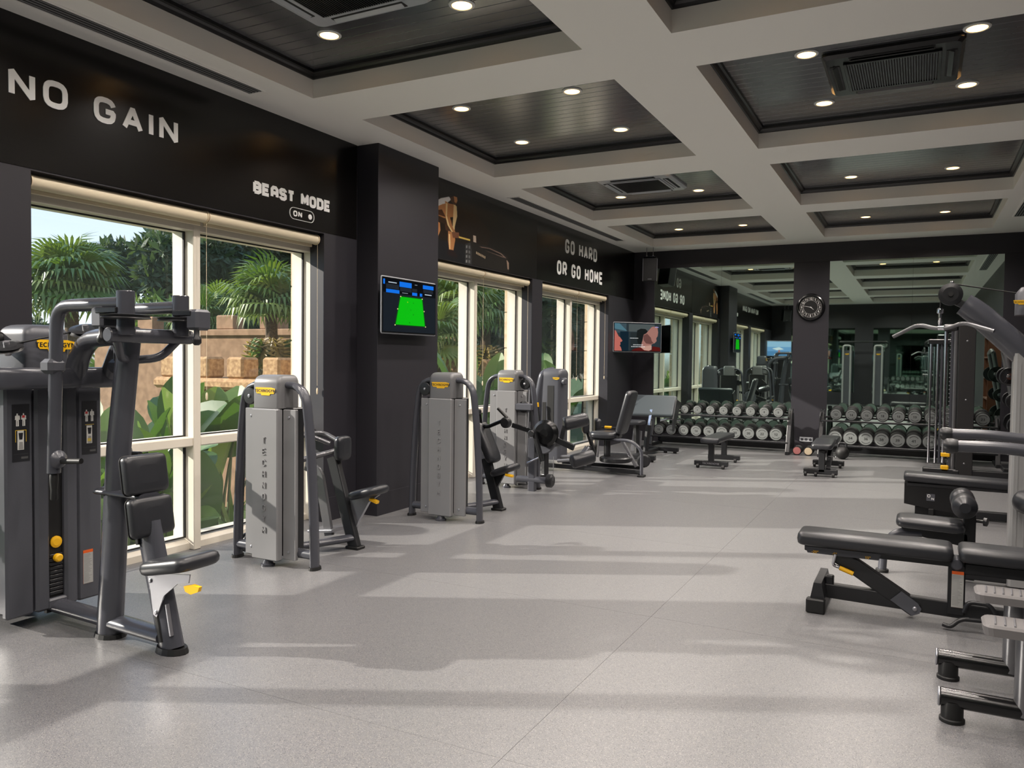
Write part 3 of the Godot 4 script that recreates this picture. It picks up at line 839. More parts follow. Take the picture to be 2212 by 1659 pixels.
# inner thigh machine beside the last window: its tower shows its flank
func abductor():
	var t := thing("thigh_machine", "inner thigh machine with a reclined black seat beside the last window", "gym machine", V(-4.05, 0, -10.1))
	var zc := -10.02
	var body := mk()
	var rr := []
	for k in 7:
		var a := PI / 2 * k / 6
		rr.append(body.ring(V(-4.50 + .02 * sin(a), 1.30 + .11 * sin(a), zc), Vector3.BACK, Vector3.RIGHT, MB.rrect(.15 - .06 * (1 - cos(a)), .165 - .07 * (1 - cos(a)), .05, 4)))
	rr.push_front(body.ring(V(-4.50, .16, zc), Vector3.BACK, Vector3.RIGHT, MB.rrect(.15, .165, .05, 4)))
	P(t, "tower_cover", body.loft(rr), "shroud")
	P(t, "stack_slot", mk().box(V(-4.48, .78, zc + .15), V(.10, .80, .01), .004), "ink")
	P(t, "arch_frame", mk().oval([V(-4.70, .01, zc + .14), V(-4.68, 1.0, zc + .14), V(-4.62, 1.36, zc + .12), V(-4.50, 1.39, zc)], .05, .04, .1), "frame")
	P(t, "pulley", mk().lathe(V(-4.33, 1.24, zc + .08), V(1, 0, .3), [[.05, 0], [.05, .05], [.035, .06]], 18), "shroud")
	badge(t, V(-4.40, 1.28, zc + .152) - org, Vector3.RIGHT, Vector3.UP, .10)
	P(t, "range_lever", mk().tube([V(-4.61, .66, zc + .22), V(-4.64, .90, zc + .22)], .012), "black")
	P(t, "lever_grip", mk().tube([V(-4.638, .885, zc + .22), V(-4.645, .945, zc + .22)], .017), "yellow")
	var sg := MB.new()
	P(t, "placard", mk().box(V(-4.575, .78, zc + .152), V(.05, .34, .004)), "ink")
	# seat group
	var z := -10.12
	var st := mk()
	st.pad(V(-3.76, .525, z), V(1, 0, 0), V(0, 0, -1), .20, .19, .09, .1, .035)
	P(t, "seat", st, "pad")
	var bk := mk()
	bk.pad(V(-3.47, .84, z), V(.26, .965, 0), V(0, 0, 1), .30, .17, .085, .06, .03)
	P(t, "backrest", bk, "pad")
	P(t, "seat_plate", mk().box(V(-3.76, .468, z), V(.34, .02, .3), .005), "black")
	P(t, "seat_column", mk().cyl(V(-3.74, .2, z), V(-3.74, .46, z), .045), "black")
	P(t, "gas_spring", mk().tube([V(-3.86, .22, z + .06), V(-3.85, .46, z + .06)], .018), "chrome")
	P(t, "backrest_hinge", mk().bar([V(-3.62, .46, z), V(-3.54, .60, z)], .03, .05, .01), "black")
	P(t, "turntable", mk().lathe(V(-3.62, .165, z), Vector3.UP, [[.20, 0], [.215, .012], [.215, .055], [.19, .07]], 26), "black")
	P(t, "side_rail", mk().oval([V(-3.62, .475, z + .12), V(-3.36, .475, z + .12), V(-3.22, .36, z + .1), V(-3.225, .01, z + .08)], .022, .028, .12), "frame")
	P(t, "foot", mk().box(V(-3.225, .012, z + .08), V(.09, .024, .11), .005), "rubber")
	P(t, "base_tube", mk().bar([V(-4.66, .055, z + .06), V(-3.23, .055, z + .06)], .03, .022, .008), "black")
	P(t, "base_tube", mk().bar([V(-4.45, .09, z - .12), V(-3.3, .09, z - .12)], .025, .02, .008), "black")
	P(t, "base_strut", mk().bar([V(-3.56, .44, z - .1), V(-3.36, .1, z - .12)], .022, .03, .008), "steel")
	P(t, "front_post", mk().bar([V(-3.98, .06, z + .05), V(-3.98, .36, z + .05)], .03, .025, .008), "black")
	P(t, "foot_rest", mk().tube([V(-4.42, .20, z + .2), V(-4.05, .23, z + .2), V(-3.98, .36, z + .15)], .024, .08), "grey_tube")
	P(t, "foot_rest", mk().tube([V(-4.34, .16, z + .3), V(-4.02, .20, z + .3), V(-3.92, .36, z + .2)], .024, .08), "grey_tube")
	P(t, "seat_handle", mk().tube([V(-3.90, .60, z - .22), V(-3.64, .60, z - .22), V(-3.58, .52, z - .22)], .014, .04), "black")
	P(t, "handle_grip", mk().tube([V(-3.86, .605, z - .22), V(-3.76, .605, z - .22)], .02), "yellow")
	for q in [V(-4.12, .62, z - .15), V(-4.02, .60, z - .35)]:
		var pd := mk()
		pd.pad(q, V(.5, 0, .866), V(0, 1, 0), .11, .11, .09, .04, .03)
		P(t, "knee_pad", pd, "pad")
		P(t, "knee_arm", mk().bar([q, V(-3.95, .22, z - .1)], .022, .022, .006), "black")
	P(t, "cam_disc", mk().lathe(V(-3.24, .20, z - .05), V(.3, 0, 1), [[.07, 0], [.09, .01], [.09, .04], [.07, .05]], 18), "black")

# the big machine with swinging arms
func pectoral():
	var t := thing("pectoral_machine", "large black pectoral machine with swinging arms and a split backrest", "gym machine", V(-3.95, 0, -2.82))
	var xf := -4.385
	var zc := -2.82
	# tower: three shroud panels, slot with the weight stack, rounded top beam, cap
	var core := mk()
	core.span(V(-4.80, .09, zc - .27), V(xf - .03, 1.36, zc + .27), .02)
	P(t, "tower_core", core, "shroud")
	for q in [[zc + .13, zc + .285], [zc - .13, zc - .285]]:
		var fp := P(t, "front_panel", mk().span(V(xf - .05, .085, q[0]), V(xf, 1.36, q[1]), .012), "shroud")
		fp.set_meta("label", "dark panel with an exercise placard")
	for s in [-1, 1]:
		P(t, "stack_guard", mk().span(V(xf - .05, .085, zc + s * .045), V(xf + .012, 1.36, zc + s * .125), .014), "shroud")
	P(t, "stack_back", mk().span(V(xf - .045, .06, zc - .05), V(xf - .02, 1.36, zc + .05)), "ink")
	P(t, "stack_foot", mk().span(V(xf - .05, .085, zc - .06), V(xf + .012, .145, zc + .06), .01), "shroud")
	for k in 10:
		P(t, "weight_plate", mk().span(V(xf - .03, .16 + k * .024, zc - .04), V(xf - .006, .18 + k * .024, zc + .04), .003), "black")
	P(t, "selector_pin", mk().lathe(V(xf - .01, .375, zc), Vector3.RIGHT, [[.02, 0], [.024, .01], [.024, .03], [.016, .036]], 16), "yellow")
	P(t, "stack_cap", mk().lathe(V(xf - .02, .465, zc), Vector3.RIGHT, [[.03, 0], [.034, .008], [.034, .016], [.02, .02]], 18), "yellow")
	sheet(t, "warning_label", "label_print", V(xf, .28, zc - .19), V(0, 0, -1), Vector3.UP, .062, .20)
	sheet(t, "exercise_placard", "placard_a", V(xf, 1.11, zc + .20), V(0, 0, -1), Vector3.UP, .095, .315)
	sheet(t, "exercise_placard", "placard_b", V(xf, 1.11, zc - .205), V(0, 0, -1), Vector3.UP, .095, .315)
	var beam := mk()
	beam.sweep(beam.path([V(-4.75, 1.41, zc + .34), V(-4.36, 1.41, zc + .34), V(-4.30, 1.41, zc + .10), V(-4.30, 1.41, zc - .36)], .14, 6), MB.rrect(.06, .055, .03, 3), Vector3.UP)
	P(t, "top_beam", beam, "frame")
	var cap := mk()
	var rr := []
	for k in 6:
		var a := PI / 2 * k / 5
		var ins := .06 * (1 - cos(a))
		rr.append(cap.ring(V(-4.52, 1.65 + .06 * sin(a), zc + .04), Vector3.BACK, Vector3.RIGHT, MB.rrect(.13 - ins, .14 - ins, .04, 3)))
	rr.push_front(cap.ring(V(-4.52, 1.44, zc + .04), Vector3.BACK, Vector3.RIGHT, MB.rrect(.13, .14, .04, 3)))
	P(t, "top_cap", cap.loft(rr), "shroud")
	badge(t, V(-4.379, 1.595, zc + .0) - org, V(0, 0, -1), Vector3.UP, .22)
	P(t, "side_tube", mk().tube([V(-4.62, 1.63, zc + .15), V(-4.62, 1.63, zc + .38), V(-4.62, 1.3, zc + .46)], .04, .12), "black")
	for q in [[V(-4.20, 1.665, zc - .06), .085], [V(-4.38, 1.565, zc + .27), .08]]:
		var ax := V(.25, .93, .28)
		var d := P(t, "pulley", mk().lathe(q[0], ax, [[q[1] * .6, 0], [q[1], .006], [q[1] * .85, .016], [q[1], .026], [q[1] * .6, .032]], 22), "black")
		P(d, "axle", mk().lathe(q[0], ax, [[.016, -.03], [.016, .05]], 10), "steel")
	P(t, "cable", mk().tube([V(-4.20, 1.69, zc - .06), V(-4.38, 1.59, zc + .27), V(-4.6, 1.48, zc + .42)], .006, 0, 6), "black")
	P(t, "neck", mk().oval([V(-4.30, 1.36, zc - .06), V(-4.28, 1.50, zc - .06), V(-4.15, 1.63, zc - .04), V(-3.78, 1.655, zc)], .05, .062, .14, Vector3.RIGHT), "frame")
	P(t, "neck", mk().oval([V(-4.30, 1.40, zc - .26), V(-4.12, 1.62, zc - .22), V(-3.78, 1.655, zc - .05)], .045, .05, .1, Vector3.RIGHT), "frame")
	# post, base, seat
	P(t, "main_post", mk().oval([V(-3.925, .02, zc), V(-3.88, .55, zc), V(-3.84, 1.05, zc), V(-3.755, 1.62, zc)], .082, .06, 0, Vector3.RIGHT, .86), "frame")
	P(t, "post_foot", mk().loft([core.ring(V(-3.92, 0, zc), Vector3.BACK, Vector3.RIGHT, MB.circle(.075, 16, .095)), core.ring(V(-3.92, .024, zc), Vector3.BACK, Vector3.RIGHT, MB.circle(.07, 16, .09))], false), "rubber")
	P(t, "base_tube", mk().oval([V(-4.62, .095, zc - .02), V(-3.48, .075, zc)], .04, .06), "frame")
	P(t, "seat_post", mk().oval([V(-3.43, .02, zc), V(-3.61, .66, zc)], .078, .05, 0, Vector3.RIGHT), "frame")
	P(t, "seat_foot", mk().loft([core.ring(V(-3.43, 0, zc), Vector3.BACK, Vector3.RIGHT, MB.circle(.068, 16, .10)), core.ring(V(-3.43, .03, zc), Vector3.BACK, Vector3.RIGHT, MB.circle(.06, 16, .092))], false), "rubber")
	P(t, "post_slot", mk().bar([V(-3.452, .06, zc + .046), V(-3.52, .33, zc + .046)], .014, .01, .006, 0, Vector3.RIGHT), "ink")
	var side := P(t, "post_emblem", mk().bar([V(-3.39, .10, zc + .035), V(-3.425, .26, zc + .035)], .008, .01, .005, 0, Vector3.RIGHT), "steel")
	var seat := mk()
	seat.pad(V(-3.37, .475, zc), V(.98, .20, 0), V(0, 0, -1), .18, .135, .075, .06, .032)
	P(t, "seat", seat, "pad")
	P(t, "seat_plate", mk().prism(PackedVector2Array([Vector2(-3.54, .395), Vector2(-3.52, .32), Vector2(-3.50, .20), Vector2(-3.475, .19), Vector2(-3.42, .31), Vector2(-3.32, .385), Vector2(-3.24, .40), Vector2(-3.23, .445), Vector2(-3.53, .41)]), V(0, 0, zc + .05), Vector3.RIGHT, Vector3.UP, .008), "steel")
	var b := mk()
	for q in [V(-3.52, .375, zc + .058), V(-3.478, .215, zc + .058)]:
		bolt(b, q, Vector3.BACK, .012)
	P(t, "bolt", b, "steel")
	P(t, "seat_lever", mk().prism(PackedVector2Array([Vector2(-3.26, .385), Vector2(-3.20, .40), Vector2(-3.15, .395), Vector2(-3.16, .37), Vector2(-3.21, .35), Vector2(-3.25, .36)]), V(0, 0, zc + .05), Vector3.RIGHT, Vector3.UP, .02), "yellow")
	# split backrest, turned a little to the camera side
	for q in [[V(-3.64, .915, zc), 0.10], [V(-3.595, .695, zc), 0.10]]:
		var pd := mk()
		var up := V(-.16, .987, 0)
		pd.pad(q[0], up, V(0, 0, 1), .104, .128, .08, .03, .025)
		var pp := P(t, "back_pad", pd, "pad")
		var seam := mk()
		seam.sweep(seam.ring(q[0] - up.cross(V(0, 0, 1)) * .012, up, V(0, 0, 1), MB.rrect(.1045, .1285, .03, 4)), MB.circle(.003, 5), Vector3.RIGHT, true, 1.0, true)
		P(pp, "piping", seam, "pad_seam")
	P(t, "back_bracket", mk().oval([V(-3.97, .80, zc + .0), V(-3.60, .80, zc)], .022, .065), "frame")
	P(t, "back_plate", mk().bar([V(-3.62, .55, zc), V(-3.70, 1.0, zc)], .012, .06, .005, 0, Vector3.RIGHT), "black")
	# pivots, cross bar, braces, arms
	P(t, "cross_bar", mk().cyl(V(-3.60, 1.645, zc + .24), V(-3.60, 1.645, zc - .27), .038, .006), "frame")
	var k := 0
	for s in [1, -1]:
		var zp: float = zc + s * .167
		P(t, "pivot_cylinder", mk().cyl(V(-3.557, 1.645, zp), V(-3.557, 1.868, zp), .043, .004, 20), "frame")
		P(t, "brace", mk().tube([V(-3.60, 1.63, zp + s * .02), V(-3.66, 1.53, zc + s * .12), V(-3.76, 1.515, zc)], .022, .05), "frame")
		P(t, "cam_wheel", mk().lathe(V(-3.557, 1.725, zp), Vector3.UP, [[.09, 0], [.12, .003], [.112, .012], [.12, .021], [.09, .024]], 26), "black")
		P(t, "arm", mk().tube([V(-3.56, 1.805, zp), V(-4.08, 1.80, zp + s * .02), V(-4.10, .91, zp + s * .03)], .034, .11, 14), "frame")
		P(t, "grip", mk().lathe(V(-4.10, .765, zp + s * .03), Vector3.UP, [[.016, 0], [.019, .006], [.017, .05], [.022, .10], [.022, .13], [.016, .15]], 14, false), "rubber")
		P(t, "arm_clamp", mk().span(V(-4.15, 1.44, zp + s * .03 - .05), V(-4.05, 1.52, zp + s * .03 + .05), .02), "shroud")
		P(t, "side_handle_hub", mk().lathe(V(-4.06, .985, zp + s * .03), V(1, 0, -.1), [[.05, 0], [.045, .012], [.018, .026]], 18, false), "frame")
		P(t, "side_handle", mk().tube([V(-4.06, .975, zp + s * .03), V(-3.90, .985, zp + s * .01)], .015), "rubber")
		var bx: float = -3.72 if s > 0 else -3.42
		P(t, "selector_block", mk().span(V(bx - .045, 1.68, zp - .05), V(bx + .045, 1.79, zp + .05), .014), "shroud")
		P(t, "selector_plate", mk().span(V(minf(bx, -3.56), 1.755, zp + .03), V(maxf(bx, -3.56), 1.785, zp + .055), .004), "black")
		P(t, "selector_knob", mk().lathe(V(bx + .02, 1.60, zp + .03), Vector3.UP, [[.012, 0], [.024, .012], [.024, .035], [.014, .05], [.014, .09]], 14, false), "black")
		k += 1

# ---------------------------------------------------------------- free weights and benches
func dumbbell_model(r: float, called: String) -> Node3D:
	var t := Node3D.new()
	var l := .13 + r * .9
	for s in [1, -1]:
		var h := MB.new()
		var z0: float = s * .062
		h.lathe(V(0, 0, z0), V(0, 0, s), [[r * .72, 0], [r * .95, .012], [r, .03], [r, l * .5], [r * .97, l * .5 + .012], [r * .88, l * .5 + .016]], 22)
		var hd := P(t, "head", h, "rubber")
		P(hd, "end_disc", MB.new().lathe(V(0, 0, s * (.062 + l * .5 + .0155)), V(0, 0, s), [[r * .86, 0], [r * .86, .003], [r * .80, .005]], 22), "head_disc")
	P(t, "grip", MB.new().cyl(V(0, 0, -.07), V(0, 0, .07), .017, 0, 10), "chrome")
	t.set_meta("front", .062 + l * .5 + .0205)
	return t

func rack(called: String, x0: float, x1: float, label: String):
	var t := thing(called, label, "dumbbell rack", V((x0 + x1) / 2, 0, -14.0), "dumbbell racks")
	for x in [x0, x1]:
		P(t, "upright", mk().bar([V(x, .01, -13.68), V(x, .70, -13.95), V(x, .73, -14.05)], .035, .028, .008, .03, Vector3.RIGHT), "black")
		P(t, "rear_leg", mk().bar([V(x, .01, -14.32), V(x, .68, -14.12)], .03, .025, .008, 0, Vector3.RIGHT), "black")
		P(t, "foot_bar", mk().bar([V(x, .025, -13.62), V(x, .025, -14.36)], .025, .03, .008), "black")
		P(t, "end_plate", mk().prism(PackedVector2Array([Vector2(-14.06, .60), Vector2(-13.74, .57), Vector2(-13.72, .62), Vector2(-14.04, .76)]), V(x - .012, 0, 0), V(0, 0, 1), Vector3.UP, -.024), "black_gloss")
	for y in [.60, .205]:
		var zc := -13.86 if y > .4 else -13.84
		for dz in [.10, -.12]:
			P(t, "shelf_rail", mk().span(V(x0, y - .028 + (.0 if dz > 0 else .05), zc + dz - .03), V(x1, y + .002 + (.0 if dz > 0 else .05), zc + dz + .03), .005), "black")
	P(t, "rear_brace", mk().span(V(x0, .03, -14.30), V(x1, .16, -14.27), .004), "black")

func free_weights():
	rack("dumbbell_rack", -4.25, -1.90, "black two-tier dumbbell rack beneath the mirror next to the preacher bench")
	rack("dumbbell_rack", -1.40, 1.08, "black two-tier dumbbell rack beneath the mirror behind the guide rods")
	var sets := [[-3.905, .228, 9, .705, [1, 2, 3, 4, 5, 6, 7, 8, 9], .076, .09, "upper", "next to the preacher bench"], [-4.14, .2255, 10, .335, [10, 12, 12, 14, 16, 18, 20, 20, 22, 12], .098, .114, "lower", "next to the preacher bench"], [-1.18, .229, 10, .705, [12, 14, 16, 18, 18, 19, 20, 21, 22, 23], .096, .106, "upper", "behind the guide rods"], [-1.185, .229, 10, .335, [32, 34, 36, 38, 39, 41, 44, 46, 48, 50], .118, .124, "lower", "behind the guide rods"]]
	for s in sets:
		for k in s[2]:
			var r := lerpf(s[5], s[6], float(k) / (s[2] - 1))
			var o := dumbbell_model(r, "dumbbell")
			o.name = numbered("dumbbell")
			add_child(o)
			var y: float = (.604 if s[3] > .5 else .209) + r + .012
			o.position = V(s[0] + k * s[1], y, -14.03)
			o.rotation.x = deg_to_rad(7)
			var ordinal: String = ["first", "second", "third", "fourth", "fifth", "sixth", "seventh", "eighth", "ninth", "tenth"][k]
			tag(o, "%s dumbbell from the window side, %s tier, rack %s" % [ordinal, s[7], s[8]], "dumbbell", "dumbbells on the racks")
			org = Vector3.ZERO
			var f: float = o.get_meta("front")
			words(o, "weight_number", str(s[4][k]), "ink", V(0, 0, f), Vector3.RIGHT, Vector3.UP, r * .34, .0015)
			for q in 2:
				var ring := MB.new()
				var pts := PackedVector3Array()
				for j in 7:
					var a := deg_to_rad(35 + j * 18.3) + PI * q
					pts.append(V(cos(a) * r * .62, sin(a) * r * .62, f))
				ring.sweep(pts, MB.rrect(.001, r * .03, .0005, 1), Vector3.BACK)
				P(o, "ring_print", ring, "ink")
			o.remove_meta("front")
	# two short weights and a medicine ball on the floor by the clock pilaster
	var i := 0
	for x in [-1.755, -1.58]:
		var t := thing("short_dumbbell", ["short dumbbell with a pink end ring lying below the socket", "short dumbbell with a cream end ring lying below the socket"][i], "dumbbell", V(x, .075, -13.85), "short dumbbells on the floor", false)
		for s in [1, -1]:
			var hd := P(t, "head", MB.new().lathe(V(0, 0, s * .05), V(0, 0, s), [[.06, 0], [.073, .01], [.073, .07], [.068, .08]], 18), "rubber")
			P(hd, "end_ring", MB.new().lathe(V(0, 0, s * .13), V(0, 0, s), [[.06, 0], [.06, .004], [.045, .005]], 18), "cream" if i else "pink")
		P(t, "grip", MB.new().cyl(V(0, 0, -.06), V(0, 0, .06), .016), "chrome")
		i += 1
	var b := thing("kettlebell", "black kettlebell on the floor under the rack behind the adjustable bench", "kettlebell", V(-1.05, .0, -13.55), "", false)
	P(b, "body", MB.new().ball(V(0, .105, 0), .105, 16, 1.0), "rubber")
	P(b, "handle", MB.new().tube([V(-.06, .17, 0), V(-.055, .26, 0), V(.055, .26, 0), V(.06, .17, 0)], .016, .04), "black")

func benches():
	# flat bench before the mirror
	var t := thing("flat_bench", "low flat bench standing alone before the mirror", "bench", V(-2.62, 0, -11.8))
	var p := mk()
	p.pad(V(-2.62, .405, -11.8), V(1, 0, 0), V(0, 0, -1), .135, .56, .075, .03, .022)
	P(t, "pad", p, "pad")
	P(t, "pad_rail", mk().span(V(-2.66, .335, -12.3), V(-2.58, .37, -11.3), .006), "black")
	for z in [-11.38, -12.22]:
		P(t, "leg", mk().span(V(-2.66, .08, z - .03), V(-2.58, .35, z + .03), .006), "black")
		var fo := P(t, "foot_bar", mk().span(V(-2.86, .035, z - .035), V(-2.38, .105, z + .035), .006), "black")
		for x in [-2.80, -2.44]:
			P(t, "wheel", mk().cyl(V(x - .02, .03, z + .05), V(x + .02, .03, z + .05), .03, .005), "rubber")
		if z > -12:
			words(fo, "lettering", "TECHNOGYM", "steel", V(-2.62, .07, z + .0355), Vector3.RIGHT, Vector3.UP, .028, .001)
	# adjustable bench facing the mirror
	t = thing("incline_bench", "small adjustable bench with wheels before the second rack", "bench", V(-1.13, 0, -11.8))
	p = mk()
	p.pad(V(-1.13, .425, -11.55), V(1, 0, 0), V(0, .05, -.999), .135, .33, .075, .05, .022)
	P(t, "seat", p, "pad")
	p = mk()
	p.pad(V(-1.13, .42, -12.25), V(1, 0, 0), V(0, 0, -1), .135, .34, .075, .05, .022)
	P(t, "backrest", p, "pad")
	P(t, "main_beam", mk().span(V(-1.17, .30, -12.5), V(-1.09, .37, -11.35), .006), "black")
	P(t, "front_leg", mk().span(V(-1.17, .06, -11.40), V(-1.09, .36, -11.32), .006), "black")
	P(t, "strut", mk().bar([V(-1.05, .33, -11.6), V(-1.05, .10, -11.36)], .02, .03, .006), "black")
	P(t, "rear_leg", mk().span(V(-1.17, .06, -12.45), V(-1.09, .33, -12.38), .006), "black")
	P(t, "adjust_pin", mk().tube([V(-1.06, .27, -11.45), V(-.98, .27, -11.45), V(-.96, .25, -11.42)], .008, .02), "chrome")
	for z in [-11.36, -12.41]:
		P(t, "foot_bar", mk().span(V(-1.36, .03, z - .04), V(-.93, .10, z + .04), .006), "black")
		for x in [-1.33, -1.20, -.98]:
			P(t, "wheel", mk().cyl(V(x - .018, .03, z + .055), V(x + .018, .03, z + .055), .03, .005), "rubber")
	# preacher bench in the corner
	t = thing("preacher_bench", "preacher curl bench with a wide slanted arm pad in the corner", "bench", V(-3.85, 0, -12.3))
	p = mk()
	p.pad(V(-3.80, .80, -12.42), V(1, 0, 0), V(0, -.85, .527), .36, .19, .085, .03, .03)
	P(t, "arm_pad", p, "pad_light")
	P(t, "pad_side", mk().prism(PackedVector2Array([Vector2(-12.62, .86), Vector2(-12.38, .92), Vector2(-12.20, .62), Vector2(-12.20, .42), Vector2(-12.26, .42)]), V(-3.43, 0, 0), V(0, 0, 1), Vector3.UP, -.02), "black")
	P(t, "chrome_post", mk().bar([V(-3.83, .42, -12.25), V(-3.81, .74, -12.35)], .025, .025, .006), "chrome")
	P(t, "post", mk().bar([V(-3.86, .08, -12.2), V(-3.83, .50, -12.25)], .035, .03, .008), "black")
	p = mk()
	p.pad(V(-3.95, .56, -11.95), V(1, 0, 0), V(0, 0, -1), .14, .14, .07, .05, .025)
	P(t, "seat", p, "pad")
	P(t, "seat_post", mk().bar([V(-3.93, .08, -11.98), V(-3.94, .52, -11.96)], .035, .03, .008), "black")
	P(t, "roller", mk().lathe(V(-4.22, .64, -12.05), Vector3.RIGHT, [[.05, 0], [.075, .012], [.075, .14], [.05, .155]], 18, false), "pad")
	P(t, "step_plate", mk().prism(PackedVector2Array([Vector2(-4.05, .1), Vector2(-3.88, .1), Vector2(-3.86, .42), Vector2(-4.0, .45)]), V(0, 0, -12.02), Vector3.RIGHT, Vector3.UP, .012), "steel")
	P(t, "bar_rest", mk().tube([V(-3.72, .56, -12.55), V(-3.58, .60, -12.5), V(-3.38, .58, -12.5)], .014, .03), "chrome")
	P(t, "floor_rail", mk().span(V(-3.90, .03, -12.85), V(-3.82, .09, -11.55), .006), "black")
	for z in [-12.85, -11.56]:
		P(t, "foot_bar", mk().span(V(-4.22, .03, z - .04), V(-3.50, .10, z + .04), .006), "black")
		for x in [-4.16, -3.72, -3.56]:
			P(t, "foot", mk().cyl(V(x, 0, z), V(x, .05, z), .03, .004), "rubber")

# ---------------------------------------------------------------- the side opposite the windows
func near_bench():
	# long adjustable bench lying flat
	var t := thing("adjustable_bench", "long black adjustable bench lying flat with yellow angle marks", "bench", V(-.1, 0, -5.35))
	var z := -5.36
	var p := mk()
	p.pad(V(-.225, .43, z), V(1, -.005, 0).normalized(), V(0, 0, -1), .435, .135, .085, .035, .03)
	P(t, "backrest", p, "pad")
	p = mk()
	p.pad(V(.47, .43, z), V(1, -.01, 0).normalized(), V(0, 0, -1), .235, .135, .085, .035, .03)
	P(t, "seat", p, "pad")
	P(t, "back_frame", mk().span(V(-.62, .345, z - .05), V(.20, .382, z + .05), .004), "black")
	var sc := P(t, "angle_scale", mk().prism(PackedVector2Array([Vector2(-.62, .375), Vector2(-.60, .335), Vector2(-.19, .335), Vector2(-.175, .375)]), V(0, 0, z + .052), Vector3.RIGHT, Vector3.UP, .006), "frame")
	for q in [["-20°", -.555], ["-5°", -.44], ["15°", -.25]]:
		words(sc, "angle_mark", q[0], "yellow", V(q[1], .345, z + .0585), Vector3.RIGHT, Vector3.UP, .016, .001)
	P(t, "support_arm", mk().bar([V(-.43, .335, z), V(.02, .055, z)], .05, .035, .01), "black")
	P(t, "arm_plate", mk().prism(PackedVector2Array([Vector2(-.12, .10), Vector2(.00, .02), Vector2(.04, .04), Vector2(.05, .07), Vector2(.03, .10), Vector2(-.06, .16)]), V(0, 0, z + .04), Vector3.RIGHT, Vector3.UP, .008), "shroud")
	var b := mk()
	bolt(b, V(.015, .065, z + .048), Vector3.BACK, .014)
	P(t, "bolt", b, "steel")
	P(t, "latch_rod", mk().tube([V(-.435, .345, z + .06), V(-.45, .275, z + .06), V(-.40, .262, z + .06)], .010, .02), "chrome")
	P(t, "latch_grip", mk().tube([V(-.41, .262, z + .06), V(-.33, .235, z + .06)], .014), "yellow")
	P(t, "floor_rail", mk().bar([V(-.52, .10, z), V(.60, .075, z)], .045, .03, .006), "black")
	P(t, "front_foot", mk().prism(PackedVector2Array([Vector2(-.58, .0), Vector2(-.48, .0), Vector2(-.48, .09), Vector2(-.50, .185), Vector2(-.545, .185)]), V(0, 0, z + .20), Vector3.RIGHT, Vector3.UP, -.40), "black")
	for s in [-1, 1]:
		P(t, "foot_cap", mk().span(V(-.585, 0, z + s * .20 - .03), V(-.475, .09, z + s * .20 + .03), .008), "rubber")
	P(t, "stop_block", mk().box(V(-.47, .165, z), V(.05, .06, .06), .008), "black")
	P(t, "upright", mk().span(V(.185, .06, z - .045), V(.275, .36, z + .045), .006), "black")
	sheet(t, "warning_label", "label_print", V(.235, .215, z + .046), Vector3.RIGHT, Vector3.UP, .062, .215)
	P(t, "hinge_hub", mk().lathe(V(.228, .365, z - .06), Vector3.BACK, [[.034, 0], [.034, .118], [.028, .125], [.012, .127]], 18), "frame")
	P(t, "seat_frame", mk().span(V(.27, .31, z - .05), V(.70, .375, z + .05), .005), "black")
	P(t, "rear_leg", mk().span(V(.60, .02, z - .04), V(.68, .35, z + .04), .006), "black")
	P(t, "rear_foot", mk().span(V(.58, 0, z - .2), V(.68, .06, z + .2), .008), "black")
	P(t, "handle", mk().tube([V(.27, .09, z + .07), V(.29, .155, z + .07), V(.40, .155, z + .07), V(.45, .06, z + .07)], .013, .03), "black")
	P(t, "foot_hook", mk().tube([V(.16, .03, z + .16), V(.20, .01 + .013, z + .17), V(.25, .075, z + .16), V(.36, .075, z + .14)], .013, .03), "black")

func dip_station():
	var t := thing("dip_station", "silver dip and chin station with ridged step plates", "gym machine", V(.6, 0, -4.13))
	for z in [-3.88, -4.40]:
		var x: float = .43
		P(t, "upright", mk().cyl(V(x, .08, z), V(x, .43, z), .042, .004, 20), "grey_tube")
		P(t, "floor_arm", mk().cyl(V(.115, .10, z), V(.98, .10, z), .040, .006), "black_gloss")
		var st := mk()
		st.loft([st.ring(V(.455, .418, z), Vector3.BACK, Vector3.RIGHT, MB.rrect(.085, .185, .035, 3)), st.ring(V(.455, .454, z), Vector3.BACK, Vector3.RIGHT, MB.rrect(.088, .19, .035, 3)), st.ring(V(.455, .464, z), Vector3.BACK, Vector3.RIGHT, MB.rrect(.078, .18, .03, 3))], false)
		var step := P(t, "step", st, "tread")
		for k in 9:
			P(step, "tread_rib", mk().bar([V(.31 + k * .035, .465, z + .065), V(.317 + k * .035, .465, z - .055)], .004, .004, .002), "steel")
		P(t, "foot", mk().lathe(V(.165, 0, z), Vector3.UP, [[.05, 0], [.05, .014], [.044, .018], [.044, .09]], 20), "rubber")
		P(t, "arm_cap", mk().cyl(V(.108, .10, z), V(.118, .10, z), .041, .003), "steel")
		var zh: float = -3.80 if z > -4 else -4.45
		P(t, "dip_handle", mk().tube([V(.14, 1.20, zh), V(.30, 1.205, zh), V(.46, 1.19, zh), V(.95, 1.185, zh)], .025, .1, 14), "frame")
		P(t, "handle_cap", mk().lathe(V(.10, 1.20, zh), Vector3.RIGHT, [[.022, 0], [.031, .012], [.033, .03], [.028, .055]], 18, false), "black")
	P(t, "column", mk().bar([V(.98, .02, -4.13), V(.98, 2.2, -4.13)], .06, .09, .03), "grey_tube")
	P(t, "rear_beam", mk().cyl(V(.98, .10, -3.86), V(.98, .10, -4.42), .045), "black_gloss")
	P(t, "handle_yoke", mk().bar([V(.95, 1.18, -3.78), V(.95, 1.18, -4.47)], .03, .03, .01, 0, Vector3.RIGHT), "frame")

